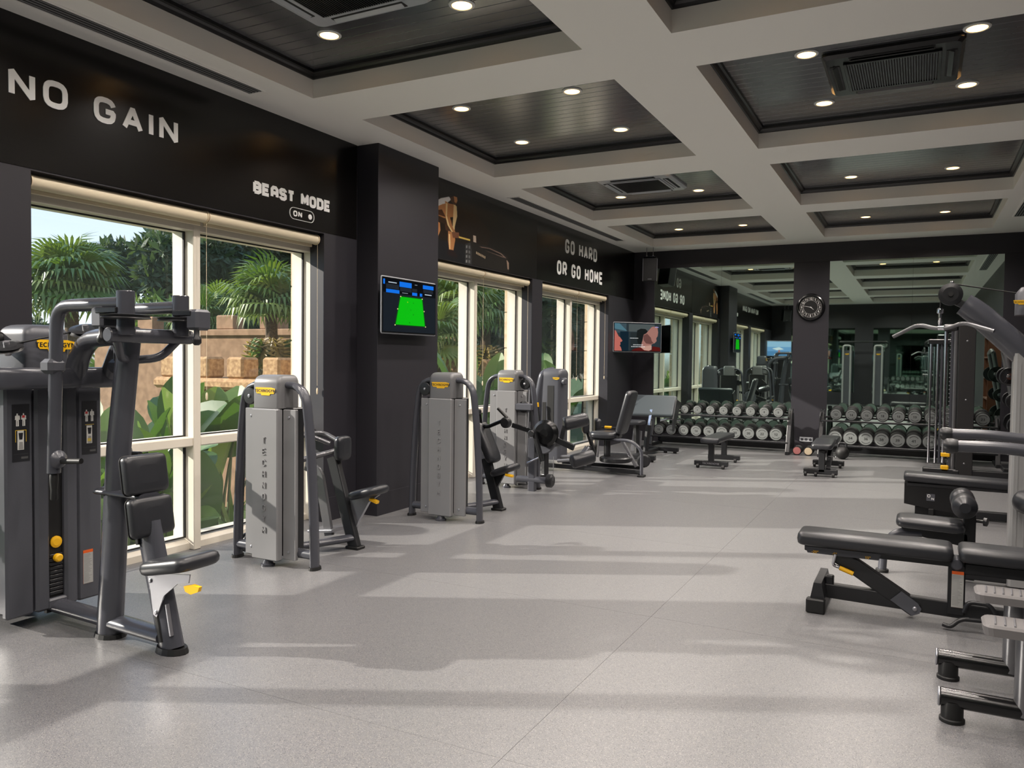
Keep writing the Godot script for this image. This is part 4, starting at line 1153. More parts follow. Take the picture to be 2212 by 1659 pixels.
func lat_machine():
	var t := thing("lat_machine", "lat pulldown machine with a curved hanging bar and thigh rollers", "gym machine", V(.6, 0, -6.45))
	var z := -6.42
	# column and boom
	P(t, "column", mk().bar([V(.66, .02, z), V(.66, 1.62, z)], .085, .075, .02, 0, Vector3.RIGHT), "silver_paint")
	for s in [-.045, .0, .045]:
		P(t, "column_groove", mk().bar([V(.66 + s, .10, z + .075), V(.66 + s, 1.55, z + .075)], .005, .003, .001, 0, Vector3.RIGHT), "plate_grey")
	P(t, "boom", mk().oval([V(.27, 1.965, z), V(.30, 1.945, z), V(.36, 1.895, z), V(.56, 1.70, z), V(.71, 1.55, z)], .078, .07, .06, V(.6, .8, 0), 1.15), "frame")
	P(t, "boom_neck", mk().bar([V(.16, 2.02, z), V(.32, 1.93, z)], .025, .02, .006), "black")
	var pu := P(t, "pulley", mk().lathe(V(.188, 2.035, z - .02), Vector3.BACK, [[.05, 0], [.078, .006], [.078, .045], [.05, .052]], 26), "black")
	P(pu, "axle", mk().cyl(V(.188, 2.035, z - .03), V(.188, 2.035, z + .045), .016), "ink")
	P(t, "stop_ball", mk().ball(V(.195, 2.118, z), .014, 10), "chrome")
	P(t, "cable", mk().tube([V(.19, 2.112, z), V(.60, 2.03, z), V(.74, 2.02, z)], .005, 0, 6), "rubber")
	P(t, "hanging_cable", mk().tube([V(.128, 2.03, z), V(.126, 1.93, z)], .005, 0, 6), "rubber")
	P(t, "swivel", mk().lathe(V(.126, 1.82, z), Vector3.UP, [[.010, 0], [.016, .02], [.010, .05], [.012, .08], [.022, .085], [.022, .11], [.014, .12]], 12), "chrome")
	var d := V(.92, 0, .39)
	var c := V(.138, 1.80, z)
	P(t, "pull_bar", mk().tube([c - d * .34 - V(0, .06, 0), c - d * .16 + V(0, .03, 0), c - d * .05 - V(0, .005, 0), c + d * .05 - V(0, .005, 0), c + d * .14 + V(0, .035, 0), c + d * .34 - V(0, .03, 0)], .014, .09, 12), "grey_tube")
	P(t, "bar_clip", mk().cyl(c - d * .02, c + d * .02, .018), "chrome")
	var cap := mk()
	P(t, "tower_cap", cap.loft([cap.ring(V(.69, 1.88, z), Vector3.BACK, Vector3.RIGHT, MB.rrect(.09, .11, .04, 3)), cap.ring(V(.69, 2.03, z), Vector3.BACK, Vector3.RIGHT, MB.rrect(.09, .11, .04, 3)), cap.ring(V(.69, 2.07, z), Vector3.BACK, Vector3.RIGHT, MB.rrect(.06, .08, .04, 3))]), "shroud")
	P(t, "tower_column", mk().bar([V(.70, 1.55, z), V(.70, 1.9, z)], .05, .05, .02), "silver_paint")
	badge(t, V(.61, 1.965, z + .091) - org, Vector3.RIGHT, Vector3.UP, .10)
	# seat
	var p := mk()
	p.pad(V(.10, .395, z), V(1, -.03, 0).normalized(), V(0, 0, -1), .22, .15, .07, .05, .03)
	P(t, "seat", p, "pad")
	P(t, "seat_rail", mk().prism(PackedVector2Array([Vector2(-.09, .355), Vector2(.33, .34), Vector2(.34, .27), Vector2(.30, .255), Vector2(-.05, .31)]), V(0, 0, z - .03), Vector3.RIGHT, Vector3.UP, .06), "black")
	P(t, "front_leg", mk().oval([V(.05, .315, z), V(-.12, .31, z), V(-.195, .20, z), V(-.205, .02, z)], .035, .03, .12, Vector3.FORWARD), "frame")
	P(t, "foot", mk().cyl(V(-.205, 0, z), V(-.205, .024, z), .045, .005), "rubber")
	P(t, "roller_post", mk().bar([V(.345, .02, z), V(.345, .52, z)], .04, .03, .01, 0, Vector3.RIGHT), "black")
	P(t, "chrome_post", mk().tube([V(.345, .45, z), V(.335, .52, z), V(.31, .54, z)], .022, .03), "chrome")
	for s in [1, -1]:
		P(t, "thigh_roller", mk().lathe(V(.305, .56, z + s * .04), V(0, 0, s), [[.055, 0], [.078, .015], [.08, .05], [.08, .16], [.074, .185], [.035, .195], [.035, .20]], 22, false), "pad")
	P(t, "roller_knob", mk().lathe(V(.37, .44, z + .0), V(1, 0, .3), [[.012, 0], [.012, .06], [.03, .065], [.03, .085], [.02, .09]], 14), "black")
	P(t, "floor_rail", mk().bar([V(.30, .06, z), V(.74, .06, z)], .035, .035, .01), "black")
	var rp := mk()
	rp.lathe(V(.64, .62, z + .10), V(.5, 0, .9), [[.05, 0], [.075, .015], [.08, .04], [.08, .16], [.06, .18]], 20, false)
	P(t, "side_roller", rp, "pad")

func smith_machine():
	var t := thing("smith_machine", "tall guide rod machine with yellow stops before the mirror", "gym machine", V(.6, 0, -12.4))
	var z := -12.42
	P(t, "column", mk().span(V(.48, .02, z - .10), V(.68, 2.10, z + .06), .006), "black_matt")
	var b := mk()
	for y in [1.85, 1.05, .18]:
		bolt(b, V(.58, y, z + .06), Vector3.BACK, .012)
	P(t, "bolt", b, "steel")
	P(t, "edge_tube", mk().cyl(V(.445, .02, z), V(.445, 2.08, z), .03), "grey_tube")
	P(t, "notched_rail", mk().span(V(.385, .05, z - .02), V(.418, 2.06, z + .02), .004), "frame")
	for k in 34:
		P(t, "notch", mk().box(V(.38, .14 + k * .055, z + .021), V(.014, .014, .006)), "steel")
	P(t, "guide_rod", mk().cyl(V(.326, .05, z), V(.326, 2.06, z), .022), "chrome")
	P(t, "rod_boot", mk().cyl(V(.336, .04, z), V(.336, .17, z), .034, .004), "rubber")
	P(t, "stop_collar", mk().span(V(.30, .05, z - .05), V(.40, .14, z + .05), .012), "yellow")
	P(t, "stop_collar", mk().span(V(.30, .255, z - .045), V(.41, .31, z + .045), .008), "yellow")
	P(t, "top_clamp", mk().span(V(.29, 1.98, z - .04), V(.47, 2.08, z + .04), .02), "black")
	P(t, "base_beam", mk().span(V(.08, 0.0, z - .05), V(1.2, .09, z + .05), .008), "black")
	P(t, "rear_column", mk().span(V(.50, .02, -13.45), V(.66, 2.05, -13.33), .006), "black_matt")
	for x in [.16, .25]:
		P(t, "rear_rod", mk().cyl(V(x, .05, -13.4), V(x, 1.86, -13.4), .018), "chrome")
	P(t, "rear_rail", mk().span(V(.285, .05, -13.42), V(.315, 1.86, -13.38), .004), "frame")
	P(t, "rear_head", mk().span(V(.12, 1.83, -13.45), V(.52, 1.90, -13.35), .01), "black")
	P(t, "side_base", mk().span(V(.44, 0, -13.5), V(.52, .08, -12.35), .008), "black")
	P(t, "spacer_beam", mk().span(V(.56, 2.0, -13.40), V(.62, 2.06, -12.42), .008), "black")

func decline_bench():
	var t := thing("ab_bench", "black padded bench with a dark boxed front and small white emblem", "bench", V(.4, 0, -9.05))
	var z := -9.05
	var p := mk()
	p.pad(V(.40, .375, z), V(.9995, -.025, 0), V(0, 0, -1), .51, .15, .085, .03, .03)
	P(t, "pad", p, "pad")
	P(t, "side_box", mk().prism(PackedVector2Array([Vector2(-.10, .33), Vector2(.34, .315), Vector2(.34, .06), Vector2(.02, .10), Vector2(-.10, .12)]), V(0, 0, z - .10), Vector3.RIGHT, Vector3.UP, .22), "black_gloss")
	P(t, "top_rail", mk().span(V(-.08, .30, z - .08), V(.90, .335, z + .125), .005), "black")
	var em := mk()
	em.prism(PackedVector2Array([Vector2(.10, .235), Vector2(.175, .235), Vector2(.175, .165), Vector2(.10, .165)]), V(0, 0, z + .121), Vector3.RIGHT, Vector3.UP, .002)
	P(t, "emblem_plate", em, "shroud")
	letters(t, "emblem_letter", "O", "white", V(.108, .20, z + .123), Vector3.RIGHT, Vector3.UP, .022, .03, .005, 0, 0, .001)
	letters(t, "emblem_letter", "N", "white", V(.145, .175, z + .123), Vector3.RIGHT, Vector3.UP, .018, .024, .005, 0, 0, .001)
	P(t, "front_leg", mk().bar([V(.05, .02, z), V(.05, .14, z)], .04, .04, .008), "black")
	P(t, "floor_rail", mk().bar([V(.0, .05, z + .02), V(.90, .05, z + .02)], .04, .035, .008), "black")
	P(t, "rear_leg", mk().bar([V(.85, .02, z), V(.85, .33, z)], .04, .03, .008), "black")
	P(t, "foot_block", mk().span(V(.82, 0, z + .1), V(.90, .08, z + .18), .006), "rubber")
	P(t, "front_block", mk().span(V(.12, 0, z + .1), V(.17, .09, z + .15), .006), "rubber")

func plate_tree():
	var t := thing("plate_tree", "leaning tube rack for weight plates near the far corner", "plate rack", V(1.2, 0, -13.5))
	var pegs := []
	for q in [[-13.15, 1.25], [-13.75, 1.27]]:
		var z: float = q[0]
		var a := V(q[1] - .16, 1.72, z)
		var b := V(q[1] + .14, .08, z)
		P(t, "post", mk().oval([a, b], .035, .045), "grey_tube")
		for k in 4:
			pegs.append([a.lerp(b, .22 + k * .21), z])
	P(t, "post_cap", mk().tube([V(1.09, 1.72, -13.15), V(1.10, 1.78, -13.45), V(1.11, 1.72, -13.75)], .035, .1), "grey_tube")
	P(t, "base", mk().span(V(1.10, 0, -13.60), V(1.44, .07, -13.05), .01), "black")
	for p in pegs:
		P(t, "peg", mk().cyl(p[0], p[0] + V(-.05, .02, .24 if p[1] > -13.4 else -.24), .02, .004), "chrome")
	var labels := ["spoked black weight plate, topmost on the leaning rack", "spoked black weight plate, second peg of the leaning rack", "spoked black weight plate, third peg of the leaning rack", "large black weight plate, lowest peg of the leaning rack"]
	var i := 0
	for p in pegs:
		var r: float = [.13, .11, .15, .20][i % 4]
		var s := 1.0 if p[1] > -13.4 else -1.0
		var o := thing("weight_plate", labels[i % 4] + ("" if i < 4 else ", mirror side"), "weight plate", p[0] + V(-.015, .006, s * .10), "weight plates on the leaning rack", false)
		var m := MB.new()
		P(o, "rim", m.lathe(V(0, 0, -.018), V(0, 0, 1), [[r * .80, 0.001], [r, 0], [r, .036], [r * .94, .042], [r * .80, .036], [r * .80, .002]], 28), "black")
		P(o, "web", MB.new().lathe(V(0, 0, -.010), V(0, 0, 1), [[.03, 0], [r * .82, 0], [r * .82, .012], [.03, .012]], 24), "black")
		for k in 3:
			var sp := MB.new()
			sp.x = Transform3D(Basis(Vector3.BACK, TAU * k / 3), Vector3.ZERO)
			P(o, "spoke", sp.box(V(r * .45, 0, 0), V(r * .7, r * .28, .034), .004), "black")
		P(o, "hub", MB.new().lathe(V(0, 0, -.02), V(0, 0, 1), [[.03, 0], [.045, 0], [.045, .04], [.03, .04]], 18), "chrome")
		i += 1
	# wooden shelves on the wall, seen in the mirror
	var sh := thing("wall_shelf", "brown wooden shelf unit on the wall opposite the windows, seen in the mirror", "shelf", V(XR - .15, 0, -11.2))
	for z in [-11.7, -10.7]:
		P(sh, "side_panel", mk().span(V(XR - .30, 0, z - .015), V(XR - .002, 2.1, z + .015)), "wood")
	for k in 6:
		P(sh, "shelf_board", mk().span(V(XR - .30, .05 + k * .4, -11.69), V(XR - .01, .08 + k * .4, -10.71)), "wood")
	P(sh, "back_panel", mk().span(V(XR - .012, .0, -11.69), V(XR - .004, 2.1, -10.71)), "wood")

# cable towers behind the camera, shown by the mirrors
func cable_station():
	var t := thing("cable_station", "tall black cable station with two towers, seen in the mirror", "gym machine", V(-1.75, 0, .85))
	for x in [-2.25, -1.25]:
		P(t, "tower_cover", mk().span(V(x - .16, .04, .78), V(x + .16, 1.95, .98), .02), "shroud")
		P(t, "tower_frame", mk().tube([V(x - .12, .02, .72), V(x - .12, 2.12, .72), V(x + .12, 2.12, .72), V(x + .12, .02, .72)], .03, .08), "silver_paint")
		badge(t, V(x, 1.82, .779) - org, V(-1, 0, 0), Vector3.UP, .14)
	P(t, "top_bar", mk().tube([V(-2.5, 2.25, .80), V(-1.0, 2.25, .80)], .03), "black")
	P(t, "base_bar", mk().span(V(-2.45, 0, .80), V(-1.05, .05, .95), .01), "black")

# ---------------------------------------------------------------- things on the walls
func wall_things():
	# lettering over the windows
	var u := V(0, 0, -1)
	var t := thing("wall_lettering", "large white NO PAIN NO GAIN lettering on the dark wall over the windows", "lettering", V(XW + .004, 3.1, -2.9))
	letters(t, "letter", "NO PAIN NO GAIN", "lettering", V(XW + .004, 3.098, -1.475), u, Vector3.UP, .125, .172, .036, .05, .13)
	t = thing("wall_lettering", "white BEAST MODE lettering with an ON switch sign on the dark wall", "lettering", V(XW + .004, 2.9, -5.3))
	letters(t, "letter", "BEÄST MODE", "lettering", V(XW + .004, 2.885, -4.84), u, Vector3.UP, .060, .105, .029, .010, .07, .004, true)
	var m := mk()
	m.sweep(m.ring(V(XW + .005, 2.80, -5.42), u, Vector3.UP, MB.rrect(.155, .05, .048, 5)), MB.rrect(.006, .002, .001, 1), Vector3.RIGHT, false, 1.0, true)
	P(t, "switch_outline", m, "lettering")
	P(t, "switch_dot", mk().cyl(V(XW + .003, 2.80, -5.525), V(XW + .007, 2.80, -5.525), .024, 0, 18), "lettering")
	letters(t, "switch_letter", "ON", "lettering", V(XW + .004, 2.775, -5.31), u, Vector3.UP, .036, .05, .011, .014, .05)
	t = thing("wall_lettering", "white GO HARD OR GO HOME lettering in two lines on the dark wall", "lettering", V(XW + .004, 3.2, -11.9))
	letters(t, "letter", "GO HARD", "lettering", V(XW + .004, 3.19, -11.28), u, Vector3.UP, .115, .215, .045, .05, .14)
	letters(t, "letter", "OR GO HOME", "lettering", V(XW + .004, 2.83, -10.98), u, Vector3.UP, .115, .215, .045, .05, .14)
	# printed picture of a man with a sledgehammer and a tyre
	var pic := thing("wall_picture", "printed wall picture of a man with a sledgehammer and a huge tyre", "picture", V(XW + .004, 3.05, -8.2))
	sheet(pic, "print", "picture_print", V(XW + .003, 3.105, -8.92), u, Vector3.UP, 2.7, .83, .002)
	# televisions
	t = thing("television", "television showing a green snooker table, on the column", "television", V(-4.56, 2.05, -6.59))
	tv(t, V(-4.545, 2.05, -6.59), u, .93, .53, "screen_snooker")
	P(t, "wall_mount", mk().span(V(-4.655, 1.98, -6.66), V(-4.585, 2.12, -6.52), .005), "black")
	t = thing("television", "television showing two talking people, angled across the mirror corner", "television", V(-4.57, 1.95, -13.92))
	var uu := V(.62, 0, -.785).normalized()
	tv(t, V(-4.575, 1.955, -13.90), uu, 1.02, .52, "screen_film")
	P(t, "wall_mount", mk().bar([V(-4.60, 1.95, -13.94), V(-4.86, 1.95, -14.25)], .04, .02, .006), "black")
	t = thing("television", "television with a pale blue picture, seen in the mirror", "television", V(-4.5, 2.0, .55))
	tv(t, V(-4.5, 2.0, .55), V(-.8, 0, -.6), .95, .54, "screen_sea")
	P(t, "wall_mount", mk().bar([V(-4.54, 2.0, .60), V(-4.84, 2.0, .95)], .04, .02, .006), "black")
	# loudspeakers hanging from the ceiling
	for q in [[V(-4.42, 3.2, -14.05), .35, "black loudspeaker hanging in the corner next to the mirror"], [V(-4.3, 3.2, .75), 2.6, "black loudspeaker hanging in the corner opposite, seen in the mirror"]]:
		t = thing("loudspeaker", q[2], "loudspeaker", q[0], "hanging loudspeakers", false)
		var b := Basis(Vector3.UP, q[1]) * Basis(Vector3.RIGHT, .22)
		var bx := MB.new()
		bx.x = Transform3D(b, Vector3.ZERO)
		P(t, "cabinet", bx.box(V(0, 0, -.02), V(.26, .42, .20), .008), "black")
		var gr := MB.new()
		gr.x = Transform3D(b, Vector3.ZERO)
		P(t, "grille", gr.box(V(0, 0, .082), V(.235, .39, .012), .004), "rubber")
		var ed := MB.new()
		ed.x = Transform3D(b, Vector3.ZERO)
		for s in [-1, 1]:
			ed.box(V(s * .127, 0, .082), V(.008, .41, .010), .002)
		P(t, "edge_trim", ed, "steel")
		words(t, "lettering", "AUDAC", "steel", b * V(0, -.165, .089), b.x, b.y, .016, .001)
		P(t, "bracket", MB.new().box(V(0, .225, .0), V(.22, .008, .16), .002), "frame")
		for s in [-1, 1]:
			P(t, "hanger", MB.new().tube([V(s * .06, .22, 0), V(s * .06, .40, 0)], .006, 0, 6), "steel")
			P(t, "shackle", MB.new().ball(V(s * .06, .245, 0), .016, 8), "steel")
	# clock
	var c := V(-1.694, 2.49, ZB)
	t = thing("wall_clock", "round black wall clock with white roman-style numerals on the pilaster", "clock", c)
	P(t, "rim", mk().lathe(c, Vector3.BACK, [[.238, 0], [.238, .02], [.225, .045], [.205, .055], [.19, .045], [.187, .03], [.187, .001]], 40), "black_gloss")
	P(t, "face", mk().lathe(c, Vector3.BACK, [[.188, .0], [.188, .026]], 36), "clock_face")
	for r in [.176, .118]:
		var rg := mk()
		rg.sweep(rg.ring(c + V(0, 0, .027), Vector3.RIGHT, Vector3.UP, MB.circle(r, 40)), MB.rrect(.004, .001, .0005, 1), Vector3.BACK, false, 1.0, true)
		P(t, "dial_ring", rg, "white")
	for h in 12:
		var a := TAU * (h + 1) / 12
		var d := V(sin(a), cos(a), 0)
		var n := words(t, "numeral", str(h + 1), "white", c + d * .147 + V(0, 0, .027) - V(0, .0, 0), Vector3.RIGHT, Vector3.UP, .040, .001, true, .8)
		var spoke := mk()
		var a2 := a + TAU / 24
		spoke.bar([c + V(sin(a2), cos(a2), 0) * .12 + V(0, 0, .027), c + V(sin(a2), cos(a2), 0) * .175 + V(0, 0, .027)], .0015, .0015, .0005)
		P(t, "hour_line", spoke, "white")
	P(t, "hour_hand", mk().bar([c + V(0, 0, .031), c + V(.05, -.045, .031)], .005, .002, .001, 0, Vector3.UP, .3), "white")
	P(t, "minute_hand", mk().bar([c + V(.02, -.004, .033), c + V(-.135, .025, .033)], .004, .002, .001, 0, Vector3.UP, .3), "white")
	P(t, "hand_hub", mk().cyl(c + V(0, 0, .026), c + V(0, 0, .036), .009), "white")
	# socket strip
	t = thing("socket_strip", "silver strip of wall sockets low on the clock pilaster", "socket", V(-1.72, .185, ZB))
	P(t, "plate", mk().span(V(-1.83, .145, ZB), V(-1.61, .225, ZB + .012), .003), "silver")
	for k in 3:
		P(t, "socket", mk().cyl(V(-1.79 + k * .07, .185, ZB + .006), V(-1.79 + k * .07, .185, ZB + .015), .024, .003, 14), "shroud")

func tv(t: Node, c: Vector3, u: Vector3, w: float, h: float, mat_: String):
	var n := u.cross(Vector3.UP)
	var m := mk()
	var b := MB.rrect(w / 2, h / 2, .006, 2)
	m.loft([m.ring(c - n * .03, u, Vector3.UP, b), m.ring(c, u, Vector3.UP, b)], false)
	P(t, "bezel", m, "black_gloss")
	var e := mk()
	e.sweep(e.ring(c - n * .012, u, Vector3.UP, b), MB.rrect(.0025, .012, .001, 1), n, false, 1.0, true)
	P(t, "edge_strip", e, "silver")
	sheet(t, "screen", mat_, c + n * .0005, u, Vector3.UP, w - .018, h - .022, .0015)

func wall_prints():
	var im := canvas(480, 270, Color(0.09, 0.11, 0.14))
	frect(im, Color(0.02, 0.03, 0.05), 0, 0, 1, .27)
	for q in [[0, .02, .03, .12], [.05, .20, .29, .27], [.29, .03, .52, .13], [.53, .21, .63, .27], [.68, .21, .73, .27], [.74, .03, .96, .11]]:
		frect(im, Color(0.06, 0.42, 0.86), q[0], q[1], q[2], q[3])
	for q in [[.05, .10, .28, .19], [.30, .14, .52, .22], [.53, .13, .63, .20], [.75, .12, .95, .19]]:
		frect(im, Color(0.12, 0.14, 0.17), q[0], q[1], q[2], q[3])
	for q in [[.09, .06, .24, .08], [.34, .24, .45, .25], [.58, .05, .63, .06], [.78, .21, .92, .23]]:
		frect(im, Color(0.7, 0.75, 0.8), q[0], q[1], q[2], q[3])
	paint(im, Color(0.05, 0.30, 0.06), [.30, .305, .735, .305, .80, .875, .205, .875])
	paint(im, Color(0.02, 0.72, 0.05), [.31, .32, .725, .32, .785, .86, .225, .86])
	for q in [[.305, .305], [.72, .305], [.25, .55], [.76, .55], [.205, .86], [.79, .86]]:
		frect(im, Color(0.85, 0.8, 0.55), q[0], q[1], q[0] + .02, q[1] + .025)
	for q in [[.44, .40, Color(0.8, 0.8, 0.1)], [.55, .41, Color(0.02, 0.35, 0.05)], [.50, .55, Color(0.05, 0.3, 0.1)], [.55, .64, Color(0.08, 0.1, 0.1)], [.48, .80, Color(0.05, 0.05, 0.05)]]:
		frect(im, q[2], q[0], q[1], q[0] + .012, q[1] + .022)
	screen("screen_snooker", im, 0.9)
	var film := canvas(480, 250, Color(0.16, 0.20, 0.22))
	frect(film, Color(0.23, 0.30, 0.33), 0, 0, .25, .35)
	paint(film, Color(0.30, 0.45, 0.50), [0, 0, .1, 0, .27, .28, .0, .2])
	frect(film, Color(0.05, 0.13, 0.18), .12, .30, .30, 1)
	frect(film, Color(0.30, 0.33, 0.33), .30, .02, .86, .30)
	frect(film, Color(0.14, 0.17, 0.18), .34, .32, .60, 1)
	paint(film, Color(0.72, 0.40, 0.36), [0, .25, .03, .28, .09, .48, .115, .50, .17, .63, .15, .68, .125, .68, .13, .78, .11, .80, .14, .88, .16, 1, 0, 1])
	paint(film, Color(0.08, 0.10, 0.10), [.48, .25, .56, .18, .66, .19, .72, .28, .66, .42, .60, .62, .58, .80, .50, .72, .47, .48])
	paint(film, Color(0.62, 0.44, 0.40), [.60, .60, .62, .40, .68, .34, .74, .22, .80, .10, .92, .08, .94, .30, .93, .44, .90, .52, .91, .62, .87, .70, .82, .73, .78, .78, .80, .92, .56, .92, .58, .72])
	paint(film, Color(0.40, 0.27, 0.25), [.62, .42, .70, .36, .78, .50, .80, .62, .84, .70, .78, .74, .68, .72, .62, .60])
	paint(film, Color(0.34, 0.08, 0.07), [.36, 1, .42, .92, .56, .86, .66, .96, .80, .98, .82, .82, .98, .86, 1, 1])
	paint(film, Color(0.74, 0.58, 0.52), [.54, .84, .80, .78, .80, .94, .74, .99, .64, .97])
	for q in [[.33, .52, .51, .55], [.40, .76, .62, .79], [.36, .83, .66, .86]]:
		for k in 9:
			var x: float = lerpf(q[0], q[2], k / 9.0)
			frect(film, Color(0.9, 0.9, 0.9), x, q[1], x + (q[2] - q[0]) / 12.0, q[3])
	frect(film, Color(0.6, 0.6, 0.85), .87, .10, .95, .13)
	film.resize(110, 58, Image.INTERPOLATE_LANCZOS)
	film.resize(440, 232, Image.INTERPOLATE_CUBIC)
	screen("screen_film", film, 0.8)
	var sea := canvas(96, 54, Color(0.45, 0.62, 0.80))
	frect(sea, Color(0.60, 0.74, 0.86), 0, 0, 1, .4)
	frect(sea, Color(0.34, 0.52, 0.70), 0, .7, 1, 1)
	paint(sea, Color(0.85, 0.88, 0.9), [.3, .55, .5, .4, .8, .5, .6, .62])
	paint(sea, Color(0.75, 0.4, 0.3), [.45, .75, .5, .55, .55, .75])
	screen("screen_sea", sea, 0.9)
	# the picture film: man bending over a sledgehammer, tyre
	var p := canvas(920, 332, Color(0.035, 0.03, 0.03))
	paint(p, Color(0.075, 0.045, 0.02), [.0, .15, .35, .25, .5, .45, .45, .7, .0, .75])
	paint(p, Color(0.06, 0.065, 0.075), [0, .76, .45, .70, .45, 1, 0, 1])
	var skin := Color(0.52, 0.36, 0.22)
	var lit := Color(0.72, 0.58, 0.42)
	var dark := Color(0.22, 0.14, 0.09)
	var S := 0.52
	# legs
	paint(p, skin, [.0, .50, .045, .52, .05, .62, .03, .72, .025, .86, .0, .86])
	paint(p, dark, [.075, .42, .16, .44, .175, .62, .09, .60])
	paint(p, skin, [.11, .60, .16, .60, .17, .70, .155, .86, .12, .87, .11, .74])
	paint(p, lit, [.115, .64, .128, .64, .13, .84, .122, .85])
	paint(p, Color(0.10, 0.06, 0.06), [.11, .86, .15, .85, .19, .92, .185, .95, .11, .93])
	# shorts and back
	paint(p, Color(0.16, 0.11, 0.08), [0, .38, .06, .36, .10, .44, .09, .52, .0, .50])
	paint(p, Color(0.80, 0.76, 0.70), [0, .26, .05, .18, .115, .12, .135, .15, .10, .22, .06, .30, .02, .36, 0, .36])
	paint(p, skin, [.0, .34, .06, .26, .10, .22, .17, .20, .185, .30, .16, .38, .08, .44, 0, .42])
	paint(p, dark, [.02, .36, .06, .33, .09, .42, .03, .42])
	# arms
	paint(p, lit, [.155, .20, .18, .22, .185, .36, .165, .52, .16, .62, .145, .60, .15, .40])
	paint(p, skin, [.085, .20, .13, .22, .125, .40, .145, .52, .18, .62, .165, .66, .12, .56, .09, .44])
	paint(p, lit, [.09, .22, .105, .22, .10, .40, .12, .52, .16, .62, .15, .63, .105, .52, .09, .42])
	paint(p, Color(0.35, 0.22, 0.15), [.14, .60, .20, .58, .205, .66, .15, .68])
	# head, wall shadowed hair
	paint(p, dark, [.125, .10, .15, .06, .18, .07, .185, .13, .18, .19, .16, .21, .13, .18])
	paint(p, skin, [.155, .09, .182, .09, .186, .14, .175, .18, .16, .17])
	paint(p, Color(0.02, 0.02, 0.02), [.125, .04, .15, .02, .185, .05, .18, .085, .15, .09, .13, .12])
	# hammer
	frect(p, Color(0.70, 0.55, 0.28), .20, .635, .30, .665)
	paint(p, Color(0.55, 0.50, 0.45), [.325, .56, .352, .56, .356, .74, .33, .74])
	# tyre
	paint(p, Color(0.085, 0.075, 0.072), [.255, .72, .33, .66, .52, .67, .66, .74, .685, .84, .685, 1, .255, 1])
	paint(p, Color(0.15, 0.15, 0.155), [.255, .72, .30, .68, .315, .78, .315, 1, .255, 1])
	for k in 4:
		paint(p, Color(0.34, 0.34, 0.34), [.262, .74 + k * .07, .275, .73 + k * .07, .275, .77 + k * .07, .262, .78 + k * .07])
		paint(p, Color(0.28, 0.28, 0.28), [.285, .73 + k * .07, .30, .73 + k * .07, .30, .775 + k * .07, .285, .77 + k * .07])
	paint(p, Color(0.30, 0.25, 0.22), [.38, .70, .48, .685, .60, .72, .655, .78, .60, .775, .46, .745])
	paint(p, Color(0.04, 0.035, 0.035), [.40, .715, .48, .70, .59, .735, .62, .765, .46, .74])
	for k in 7:
		frect(p, Color(0.5, 0.45, 0.36), .355 + k * .013, .79 + k * .006, .363 + k * .013, .83 + k * .006)
	paint(p, Color(0.36, 0.30, 0.26), [.655, .80, .68, .84, .68, .95, .665, .95])
	p.adjust_bcs(1.5, 1.0, 1.0)
	p.resize(300, 108, Image.INTERPOLATE_LANCZOS)
	p.resize(900, 325, Image.INTERPOLATE_CUBIC)
	print_mat("picture_print", p, 0.34)
	M["picture_print"].albedo_color = Color(1, 1, 1)

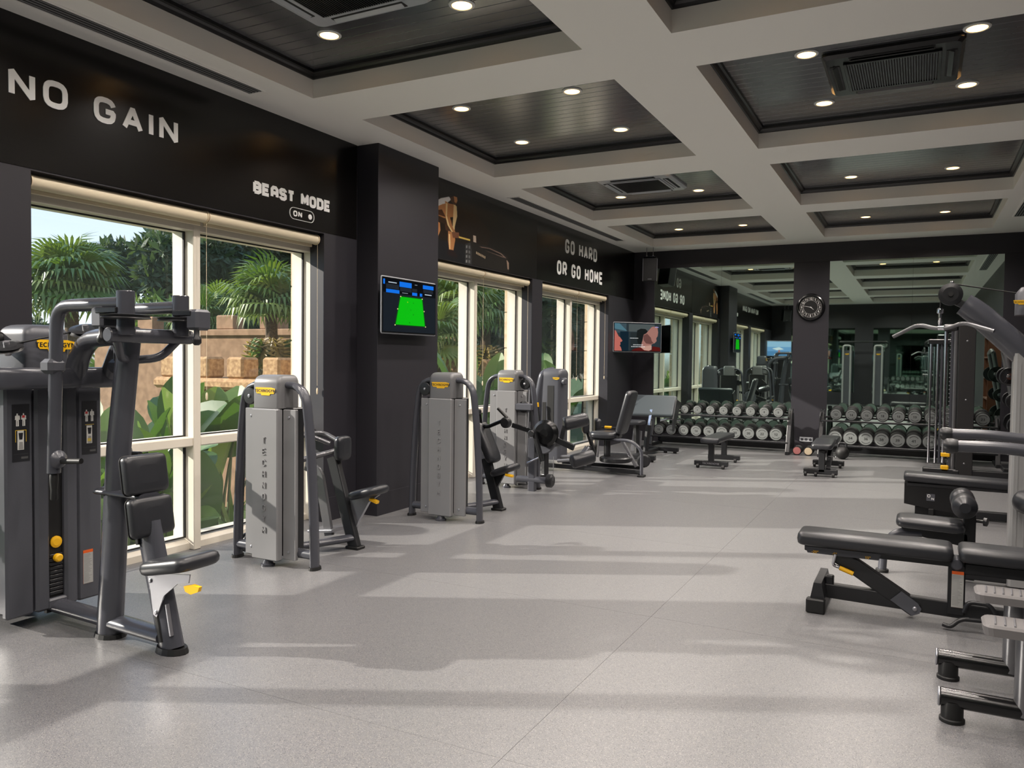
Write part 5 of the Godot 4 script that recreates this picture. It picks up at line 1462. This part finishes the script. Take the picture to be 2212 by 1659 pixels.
# ---------------------------------------------------------------- outside the windows
func outside():
	var lw := struct("lawn")
	P(lw, "turf", mk().span(V(-80, YO - .2, -90), V(-5.42, YO, 60)), "lawn")
	var sw := struct("wall_outer")
	sw.name = "wall_outside"
	# stone piers of single blocks beside the windows, and the stone lintel
	var zz := [ZF + .3, WINDOWS[0][0], WINDOWS[0][1], WINDOWS[1][0], WINDOWS[1][1], WINDOWS[2][0], WINDOWS[2][1], WINDOWS[3][0], WINDOWS[3][1], ZB - .3]
	for i in 5:
		var z0: float = zz[2 * i]
		var z1: float = zz[2 * i + 1]
		var y := YO
		while y < HEAD - .05:
			var h := minf(.52, HEAD - y)
			P(sw, "stone", mk().span(V(-5.08, y, z0 - (.09 if i > 0 else .0)), V(-5.40, y + h - .008, z1 + (.09 if i < 4 else .0)), .006), "stone_pale")
			y += h
	P(sw, "stone_lintel", mk().span(V(-5.08, HEAD, ZF + .3), V(-5.40, 5.0, ZB - .3)), "stone_pale")
	P(sw, "plinth", mk().span(V(-5.345, YO, ZF + .3), V(-5.42, -.02, ZB - .3)), "stone_pale")
	# battlemented garden walls
	battlement("garden_wall", V(-9.6, 0, -9.2), 3.2, 1.30, .36, "stone garden wall with battlements in front of the shaggy palm")
	battlement("garden_wall", V(-8.8, 0, -13.4), 4.4, 1.30, .42, "stone garden wall with battlements behind the paddle-leaved plants")
	var b := thing("garden_building", "tan rendered building with small battlements behind the garden wall", "building", V(-15.5, YO, -14.2))
	P(b, "wall", mk().span(V(-19.5, YO, -13.6), V(-12.4, 2.15, -14.5), .02), "render_wall")
	P(b, "cornice", mk().span(V(-19.6, 2.0, -13.52), V(-12.3, 2.16, -14.6), .02), "render_wall")
	for k in 5:
		P(b, "merlon", mk().span(V(-19.2 + k * 1.4, 2.15, -13.6), V(-18.6 + k * 1.4, 2.5, -13.95), .03), "render_wall")
	P(b, "window", mk().span(V(-13.4, .9, -13.57), V(-12.9, 1.4, -13.7), .01), "ink")
	# plants
	fan = fan_leaf()
	var group := "fan palms in the garden"
	palm("fan_palm", V(-15.8, 3.0, -10.5), 1.0, 44, false, "broad green fan palm against the open sky", 1, group)
	palm("fan_palm", V(-10.6, 2.45, -10.9), .8, 46, true, "shaggy fan palm with a skirt of dry fronds behind the stone wall", 2, group)
	palm("fan_palm", V(-18.8, 2.5, -16.6), .95, 30, false, "smaller fan palm between the broad palm and the window mullion", 3, group)
	palm("fan_palm", V(-19.3, 2.9, -17.6), .95, 28, false, "fan palm partly behind the window mullion, above the tan building", 4, group)
	palm("fan_palm", V(-9.3, 2.7, -15.3), .95, 40, true, "fan palm beside the snooker television", 5, group)
	palm("fan_palm", V(-10.4, 2.6, -18.6), 1.0, 32, true, "fan palm behind the upright paddle leaves", 6, group)
	palm("fan_palm", V(-8.3, 1.9, -12.9), .8, 20, false, "low fan palm at the foot of the second garden wall", 7, group)
	var tg := "dark trees behind the palms"
	var spec := [[V(-28.3, 0, -22.9), 2.6, 6.6, 0, "dark feathery tree rising behind the palms, against open sky"], [V(-27.6, 0, -25.6), 2.8, 7.2, 0, "dark feathery tree beside the window mullion"], [V(-28, 0, -29.4), 3.6, 8.6, 0, "tallest dark tree over the shaggy palm"], [V(-26.5, 0, -30.6), 3.2, 8.6, 0, "dark tree close to the stone jamb"], [V(-14.8, 0, -21.5), 3.2, 7.4, 1, "bright bushy tree beside the snooker television"], [V(-13.6, 0, -24.8), 3.4, 7.0, 1, "bushy green tree over the paddle-leaved plants"], [V(-11.8, 0, -23.5), 3.0, 6.6, 0, "dense dark tree behind the last windows"], [V(-10.6, 0, -26.5), 3.0, 6.0, 0, "dense dark tree farthest along the last window"], [V(-33, 0, -17), 3.0, 2.6, 0, "low dark tree behind the broad palm"], [V(-24, 0, -19.5), 3.0, 3.2, 1, "low bushy tree behind the tan building"]]
	var n := 11
	for s in spec:
		tree(s[0], s[1], s[2], s[3], s[4], n, tg)
		n += 1
	var bg := "paddle-leaved banana-like plants"
	for s in [[V(-6.75, YO, -5.25), 2.5, 24, "tall paddle-leaved plant just outside, behind the pectoral machine", 31], [V(-6.45, YO, -4.55), 1.9, 22, "lower paddle-leaved plant beside the window sill of the pectoral machine", 32], [V(-7.6, YO, -6.6), 2.6, 20, "paddle-leaved plant near the window mullion", 33], [V(-6.9, YO, -12.1), 3.3, 12, "upright paddle-leaved plant outside the window below the tyre picture", 34], [V(-6.75, YO, -14.9), 3.0, 10, "upright paddle-leaved plant outside the last window", 35], [V(-7.9, YO, -3.6), 2.6, 20, "paddle-leaved plant in the shade of the broad palm", 36], [V(-8.3, YO, -5.7), 2.3, 20, "paddle-leaved plant in the second row behind the pectoral machine", 37]]:
		banana(s[0], s[1], s[2], s[3], s[4], bg)
	spiky(V(-6.75, YO, -6.35), "spiky dark yucca at the foot of the stone wall", 41)
	spiky(V(-7.9, YO, -8.3), "spiky yucca growing before the battlemented wall", 42)

func battlement(called: String, c: Vector3, long: float, top: float, step: float, label: String):
	var t := thing(called, label, "wall", V(c.x, YO, c.z), "battlemented garden walls")
	var a := c.x - long / 2
	var b := c.x + long / 2
	P(t, "wall", mk().span(V(a, YO, c.z - .3), V(b, top - .62, c.z + .1), .02), "render_wall")
	P(t, "band", mk().span(V(a - .05, top - .62, c.z - .4), V(b + .05, top - .30, c.z + .18), .05), "stone")
	P(t, "ledge", mk().span(V(a - .12, top - .30, c.z - .5), V(b + .12, top - .12, c.z + .28), .05), "stone")
	var k := 0
	var x := a
	while x + step < b + .2:
		P(t, "merlon", mk().span(V(x, top - .12, c.z - .15), V(x + step, top + .22, c.z + .22), .035), "stone")
		x += step * 2.1
		k += 1

var fan: ArrayMesh
# one fan leaf: a stalk along +z and a half disc of folded blades with drooping tips
func fan_leaf() -> ArrayMesh:
	var m := MB.new()
	m.st.set_smooth_group(-1)
	m.tube([V(0, 0, 0), V(0, .03, .5)], .014, 0, 4, .6)
	var n := 22
	var o := V(0, .03, .5)
	for k in n:
		var a0 := deg_to_rad(-125 + 250.0 * k / n)
		var a1 := deg_to_rad(-125 + 250.0 * (k + 1) / n)
		var am := (a0 + a1) / 2
		var r1 := .34
		var d0 := V(sin(a0), 0, cos(a0))
		var d1 := V(sin(a1), 0, cos(a1))
		var dm := V(sin(am), 0, cos(am))
		var fold := V(0, .03, 0)
		var p0 := o + d0 * r1
		var p1 := o + d1 * r1
		var pm := o + dm * r1 + fold
		var len := .78 - .16 * absf(am)
		var mid := o + dm * (r1 + len * .3) + V(0, -.02, 0)
		var tip := o + dm * len * .98 + V(0, -.20 - .06 * (k % 3), 0)
		m.tri(o, p0, pm)
		m.tri(o, pm, p1)
		var w := (d1 - d0) * .16
		m.tri(p0, mid - w, pm)
		m.tri(pm, mid - w, mid + w)
		m.tri(pm, mid + w, p1)
		m.tri(mid - w, tip, mid + w)
	return m.done()

func palm(called: String, crown: Vector3, size: float, n: int, skirt: bool, label: String, seed_: int, group: String):
	var t := thing(called, label, "palm tree", V(crown.x, YO, crown.z), group, false)
	rng.seed = 100 + seed_
	var h := crown.y - YO
	P(t, "trunk", MB.new().tube([V(0, 0, 0), V(.05, h * .5, 0), V(0, h, 0)], .17 * size, .3, 9, .8), "bark")
	for k in n:
		var f := float(k) / n
		var o := MeshInstance3D.new()
		o.name = "frond"
		o.mesh = fan
		o.material_override = M["palm_leaf" if rng.randf() < .68 else "palm_leaf_dark"]
		var az := k * 2.39996 + rng.randf() * .3
		var el := lerpf(1.35, -.75, pow(f, .85)) + rng.randf_range(-.12, .12)
		if skirt and f > .78:
			el = -1.15 - rng.randf() * .25
			o.material_override = M["palm_dry" if rng.randf() < .8 else "palm_leaf_dark"]
		var dir := V(sin(az) * cos(el), sin(el), cos(az) * cos(el))
		var up := V(0, 1, 0) if absf(dir.y) < .95 else V(-sin(az), .2, -cos(az))
		var z := dir
		var x := up.cross(z).normalized()
		var y := z.cross(x)
		var s := size * rng.randf_range(.85, 1.12)
		o.transform = Transform3D(Basis(x, y, z) * s, V(0, h - .5 * size * (1.0 if skirt and f > .78 else 0.0), 0))
		t.add_child(o, true)

func cluster(seed_: int, long: float) -> ArrayMesh:
	var m := MB.new()
	rng.seed = seed_
	for k in 16:
		var d := V(rng.randfn(), rng.randfn() * .7 + .2, rng.randfn()).normalized()
		var s := d.cross(V(rng.randfn(), rng.randfn(), rng.randfn())).normalized()
		var a := d * .05
		var l := long * rng.randf_range(.6, 1.2)
		m.tri(a, a + d * l * .5 + s * l * .16, a + d * l)
		m.tri(a, a + d * l, a + d * l * .5 - s * l * .16)
	return m.done()

func tree(at: Vector3, r: float, top: float, kind: int, label: String, seed_: int, group: String):
	var t := thing("garden_tree", label, "tree", V(at.x, YO, at.z), group, false)
	if not M.has("cl%d" % kind):
		M["cl%d" % kind] = cluster(7 + kind, .42)
	rng.seed = 1000 + seed_
	var h := top - YO
	var tr := P(t, "trunk", MB.new().tube([V(0, 0, 0), V(.2, h * .5, .1), V(0, h * .85, 0)], .22, .4, 8, .4), "bark")
	var blobs := []
	for k in 9:
		blobs.append([V(rng.randf_range(-1, 1) * r * .75, h * rng.randf_range(.30, .93), rng.randf_range(-1, 1) * r * .75), r * rng.randf_range(.32, .55)])
	blobs.append([V(0, h - r * .3, 0), r * .38])
	for q in blobs:
		P(tr, "branch", MB.new().tube([V(0.1, h * .35, 0), q[0]], .07, 0, 5, .4), "bark")
	var mm := MultiMesh.new()
	mm.transform_format = MultiMesh.TRANSFORM_3D
	mm.mesh = M["cl%d" % kind]
	mm.instance_count = 1700
	for i in 1700:
		var q: Array = blobs[rng.randi() % blobs.size()]
		var d := V(rng.randfn(), rng.randfn(), rng.randfn()).normalized() * pow(rng.randf(), .4)
		var p: Vector3 = q[0] + d * q[1] * V(1.15, .8, 1.15)
		var b := Basis(V(rng.randfn(), rng.randfn(), rng.randfn()).normalized(), rng.randf() * TAU) * rng.randf_range(.7, 1.3)
		mm.set_instance_transform(i, Transform3D(b, p))
	var mi := MultiMeshInstance3D.new()
	mi.name = "foliage"
	mi.multimesh = mm
	mi.material_override = M["tree_leaf_light" if kind == 1 else "tree_leaf"]
	mi.set_meta("kind", "stuff")
	t.add_child(mi, true)

# one paddle leaf along a bowing rib
func paddle(m: MB, a: Vector3, dir: Vector3, side: Vector3, l: float, w: float, bow: float):
	var n := 9
	var pl := []
	var pc := []
	var pr := []
	for i in n:
		var t := float(i) / (n - 1)
		var c := a + dir * l * t + V(0, -1, 0) * bow * l * t * t
		var hw := w * pow(sin(PI * clampf(t * .93 + .055, 0, 1)), .62)
		var lift := dir.cross(side).normalized() * hw * .32
		pl.append(c - side * hw + lift)
		pc.append(c)
		pr.append(c + side * hw + lift)
	m.st.set_smooth_group(0)
	for i in n - 1:
		m.quad(pl[i], pc[i], pc[i + 1], pl[i + 1])
	m.st.set_smooth_group(1)
	for i in n - 1:
		m.quad(pc[i], pr[i], pr[i + 1], pc[i + 1])

func banana(at: Vector3, h: float, n: int, label: String, seed_: int, group: String):
	var t := thing("paddle_plant", label, "plant", at, group, false)
	rng.seed = 500 + seed_
	for k in n:
		var az := k * 2.39996 + rng.randf() * .5
		var lean := rng.randf_range(.08, .75) * (1.0 if k > 2 else .3)
		var f := rng.randf_range(.35, 1.0)
		var foot := V(rng.randf_range(-.35, .35), 0, rng.randf_range(-.35, .35))
		var out := V(sin(az), 0, cos(az))
		var neck := foot + V(0, h * f * .55, 0) + out * lean * h * .25
		var dir := (V(0, 1, 0) + out * lean * 1.1).normalized()
		var side := dir.cross(out.rotated(Vector3.UP, rng.randf_range(-.9, .9))).normalized()
		if side.length() < .1:
			side = V(1, 0, 0)
		var m := MB.new()
		var l := h * rng.randf_range(.34, .5)
		paddle(m, neck, dir, side, l, l * rng.randf_range(.17, .24), .12 + lean * .4)
		var leaf := P(t, "leaf", m, "banana_light" if rng.randf() < .4 else "banana")
		P(leaf, "stalk", MB.new().tube([foot, foot.lerp(neck, .6) - out * .03, neck, neck + dir * l * .4], .022, .1, 5, .5), "stalk")

func spiky(at: Vector3, label: String, seed_: int):
	var t := thing("yucca", label, "plant", at, "yuccas by the stone wall", false)
	rng.seed = seed_
	P(t, "stem", MB.new().tube([V(0, 0, 0), V(0, .5, 0)], .05, 0, 7), "bark")
	for k in 26:
		var az := k * 2.4
		var el := rng.randf_range(-.3, 1.3)
		var d := V(sin(az) * cos(el), sin(el), cos(az) * cos(el))
		var s := d.cross(V(.1, 1, .2)).normalized() * .022
		var m := MB.new()
		var o := V(0, .48, 0)
		m.quad(o - s, o + s, o + d * .35 + s, o + d * .35 - s)
		m.tri(o + d * .35 - s, o + d * .35 + s, o + d * .62 + V(0, -.06, 0))
		P(t, "blade", m, "palm_leaf_dark")

func printed_sheets():
	var a := canvas(96, 320, Color(0.10, 0.105, 0.12))
	for side in 2:
		var im := canvas(96, 320, Color(0.115, 0.12, 0.135))
		var lt := Color(0.78, 0.78, 0.76)
		for f in 2:
			var x := 0.2 + 0.36 * f
			paint(im, lt, [x + .05, .16, x + .13, .16, x + .13, .19, x + .24, .20, x + .25, .27, x + .19, .27, x + .19, .38, x + .02, .38, x + .02, .27, x - .04, .27, x - .03, .20, x + .05, .19])
			if f == (1 - side):
				frect(im, Color(0.7, 0.2, 0.2), x + .02, .195, x + .18, .24)
			frect(im, Color(0.115, 0.12, 0.135), x + .085, .29, x + .11, .38)
		frect(im, lt, .3, .46, .68, .80)
		paint(im, Color(0.115, 0.12, 0.135), [.36, .50, .62, .50, .58, .62, .40, .62])
		paint(im, Color(0.55, 0.55, 0.54), [.40, .66, .60, .66, .64, .79, .36, .79])
		if side == 0:
			frect(im, Color(0.85, 0.7, 0.15), .18, .45, .82, .462)
			frect(im, Color(0.85, 0.7, 0.15), .18, .45, .215, .66)
			frect(im, Color(0.85, 0.7, 0.15), .785, .45, .82, .66)
		else:
			frect(im, Color(0.75, 0.66, 0.3), .2, .44, .8, .452)
			frect(im, Color(0.75, 0.66, 0.3), .36, .70, .62, .76)
		frect(im, Color(0.3, 0.3, 0.3), .08, .87, .92, .875)
		frect(im, Color(0.3, 0.3, 0.3), .5, .92, .9, .96)
		print_mat("placard_a" if side == 0 else "placard_b", im, 0.4)
	var wl := canvas(48, 160, Color(0.62, 0.62, 0.61))
	frect(wl, Color(0.85, 0.36, 0.10), 0, 0, 1, .09)
	rng.seed = 3
	for k in 22:
		frect(wl, Color(0.36, 0.36, 0.36), .08, .13 + k * .038, .55 + rng.randf() * .38, .142 + k * .038)
	print_mat("label_print", wl, 0.5)

func _ready():
	materials()
	camera_and_light()
	printed_sheets()
	room()
	machines_left()
	benches()
	free_weights()
	near_bench()
	dip_station()
	lat_machine()
	smith_machine()
	decline_bench()
	plate_tree()
	cable_station()
	wall_prints()
	wall_things()
	outside()
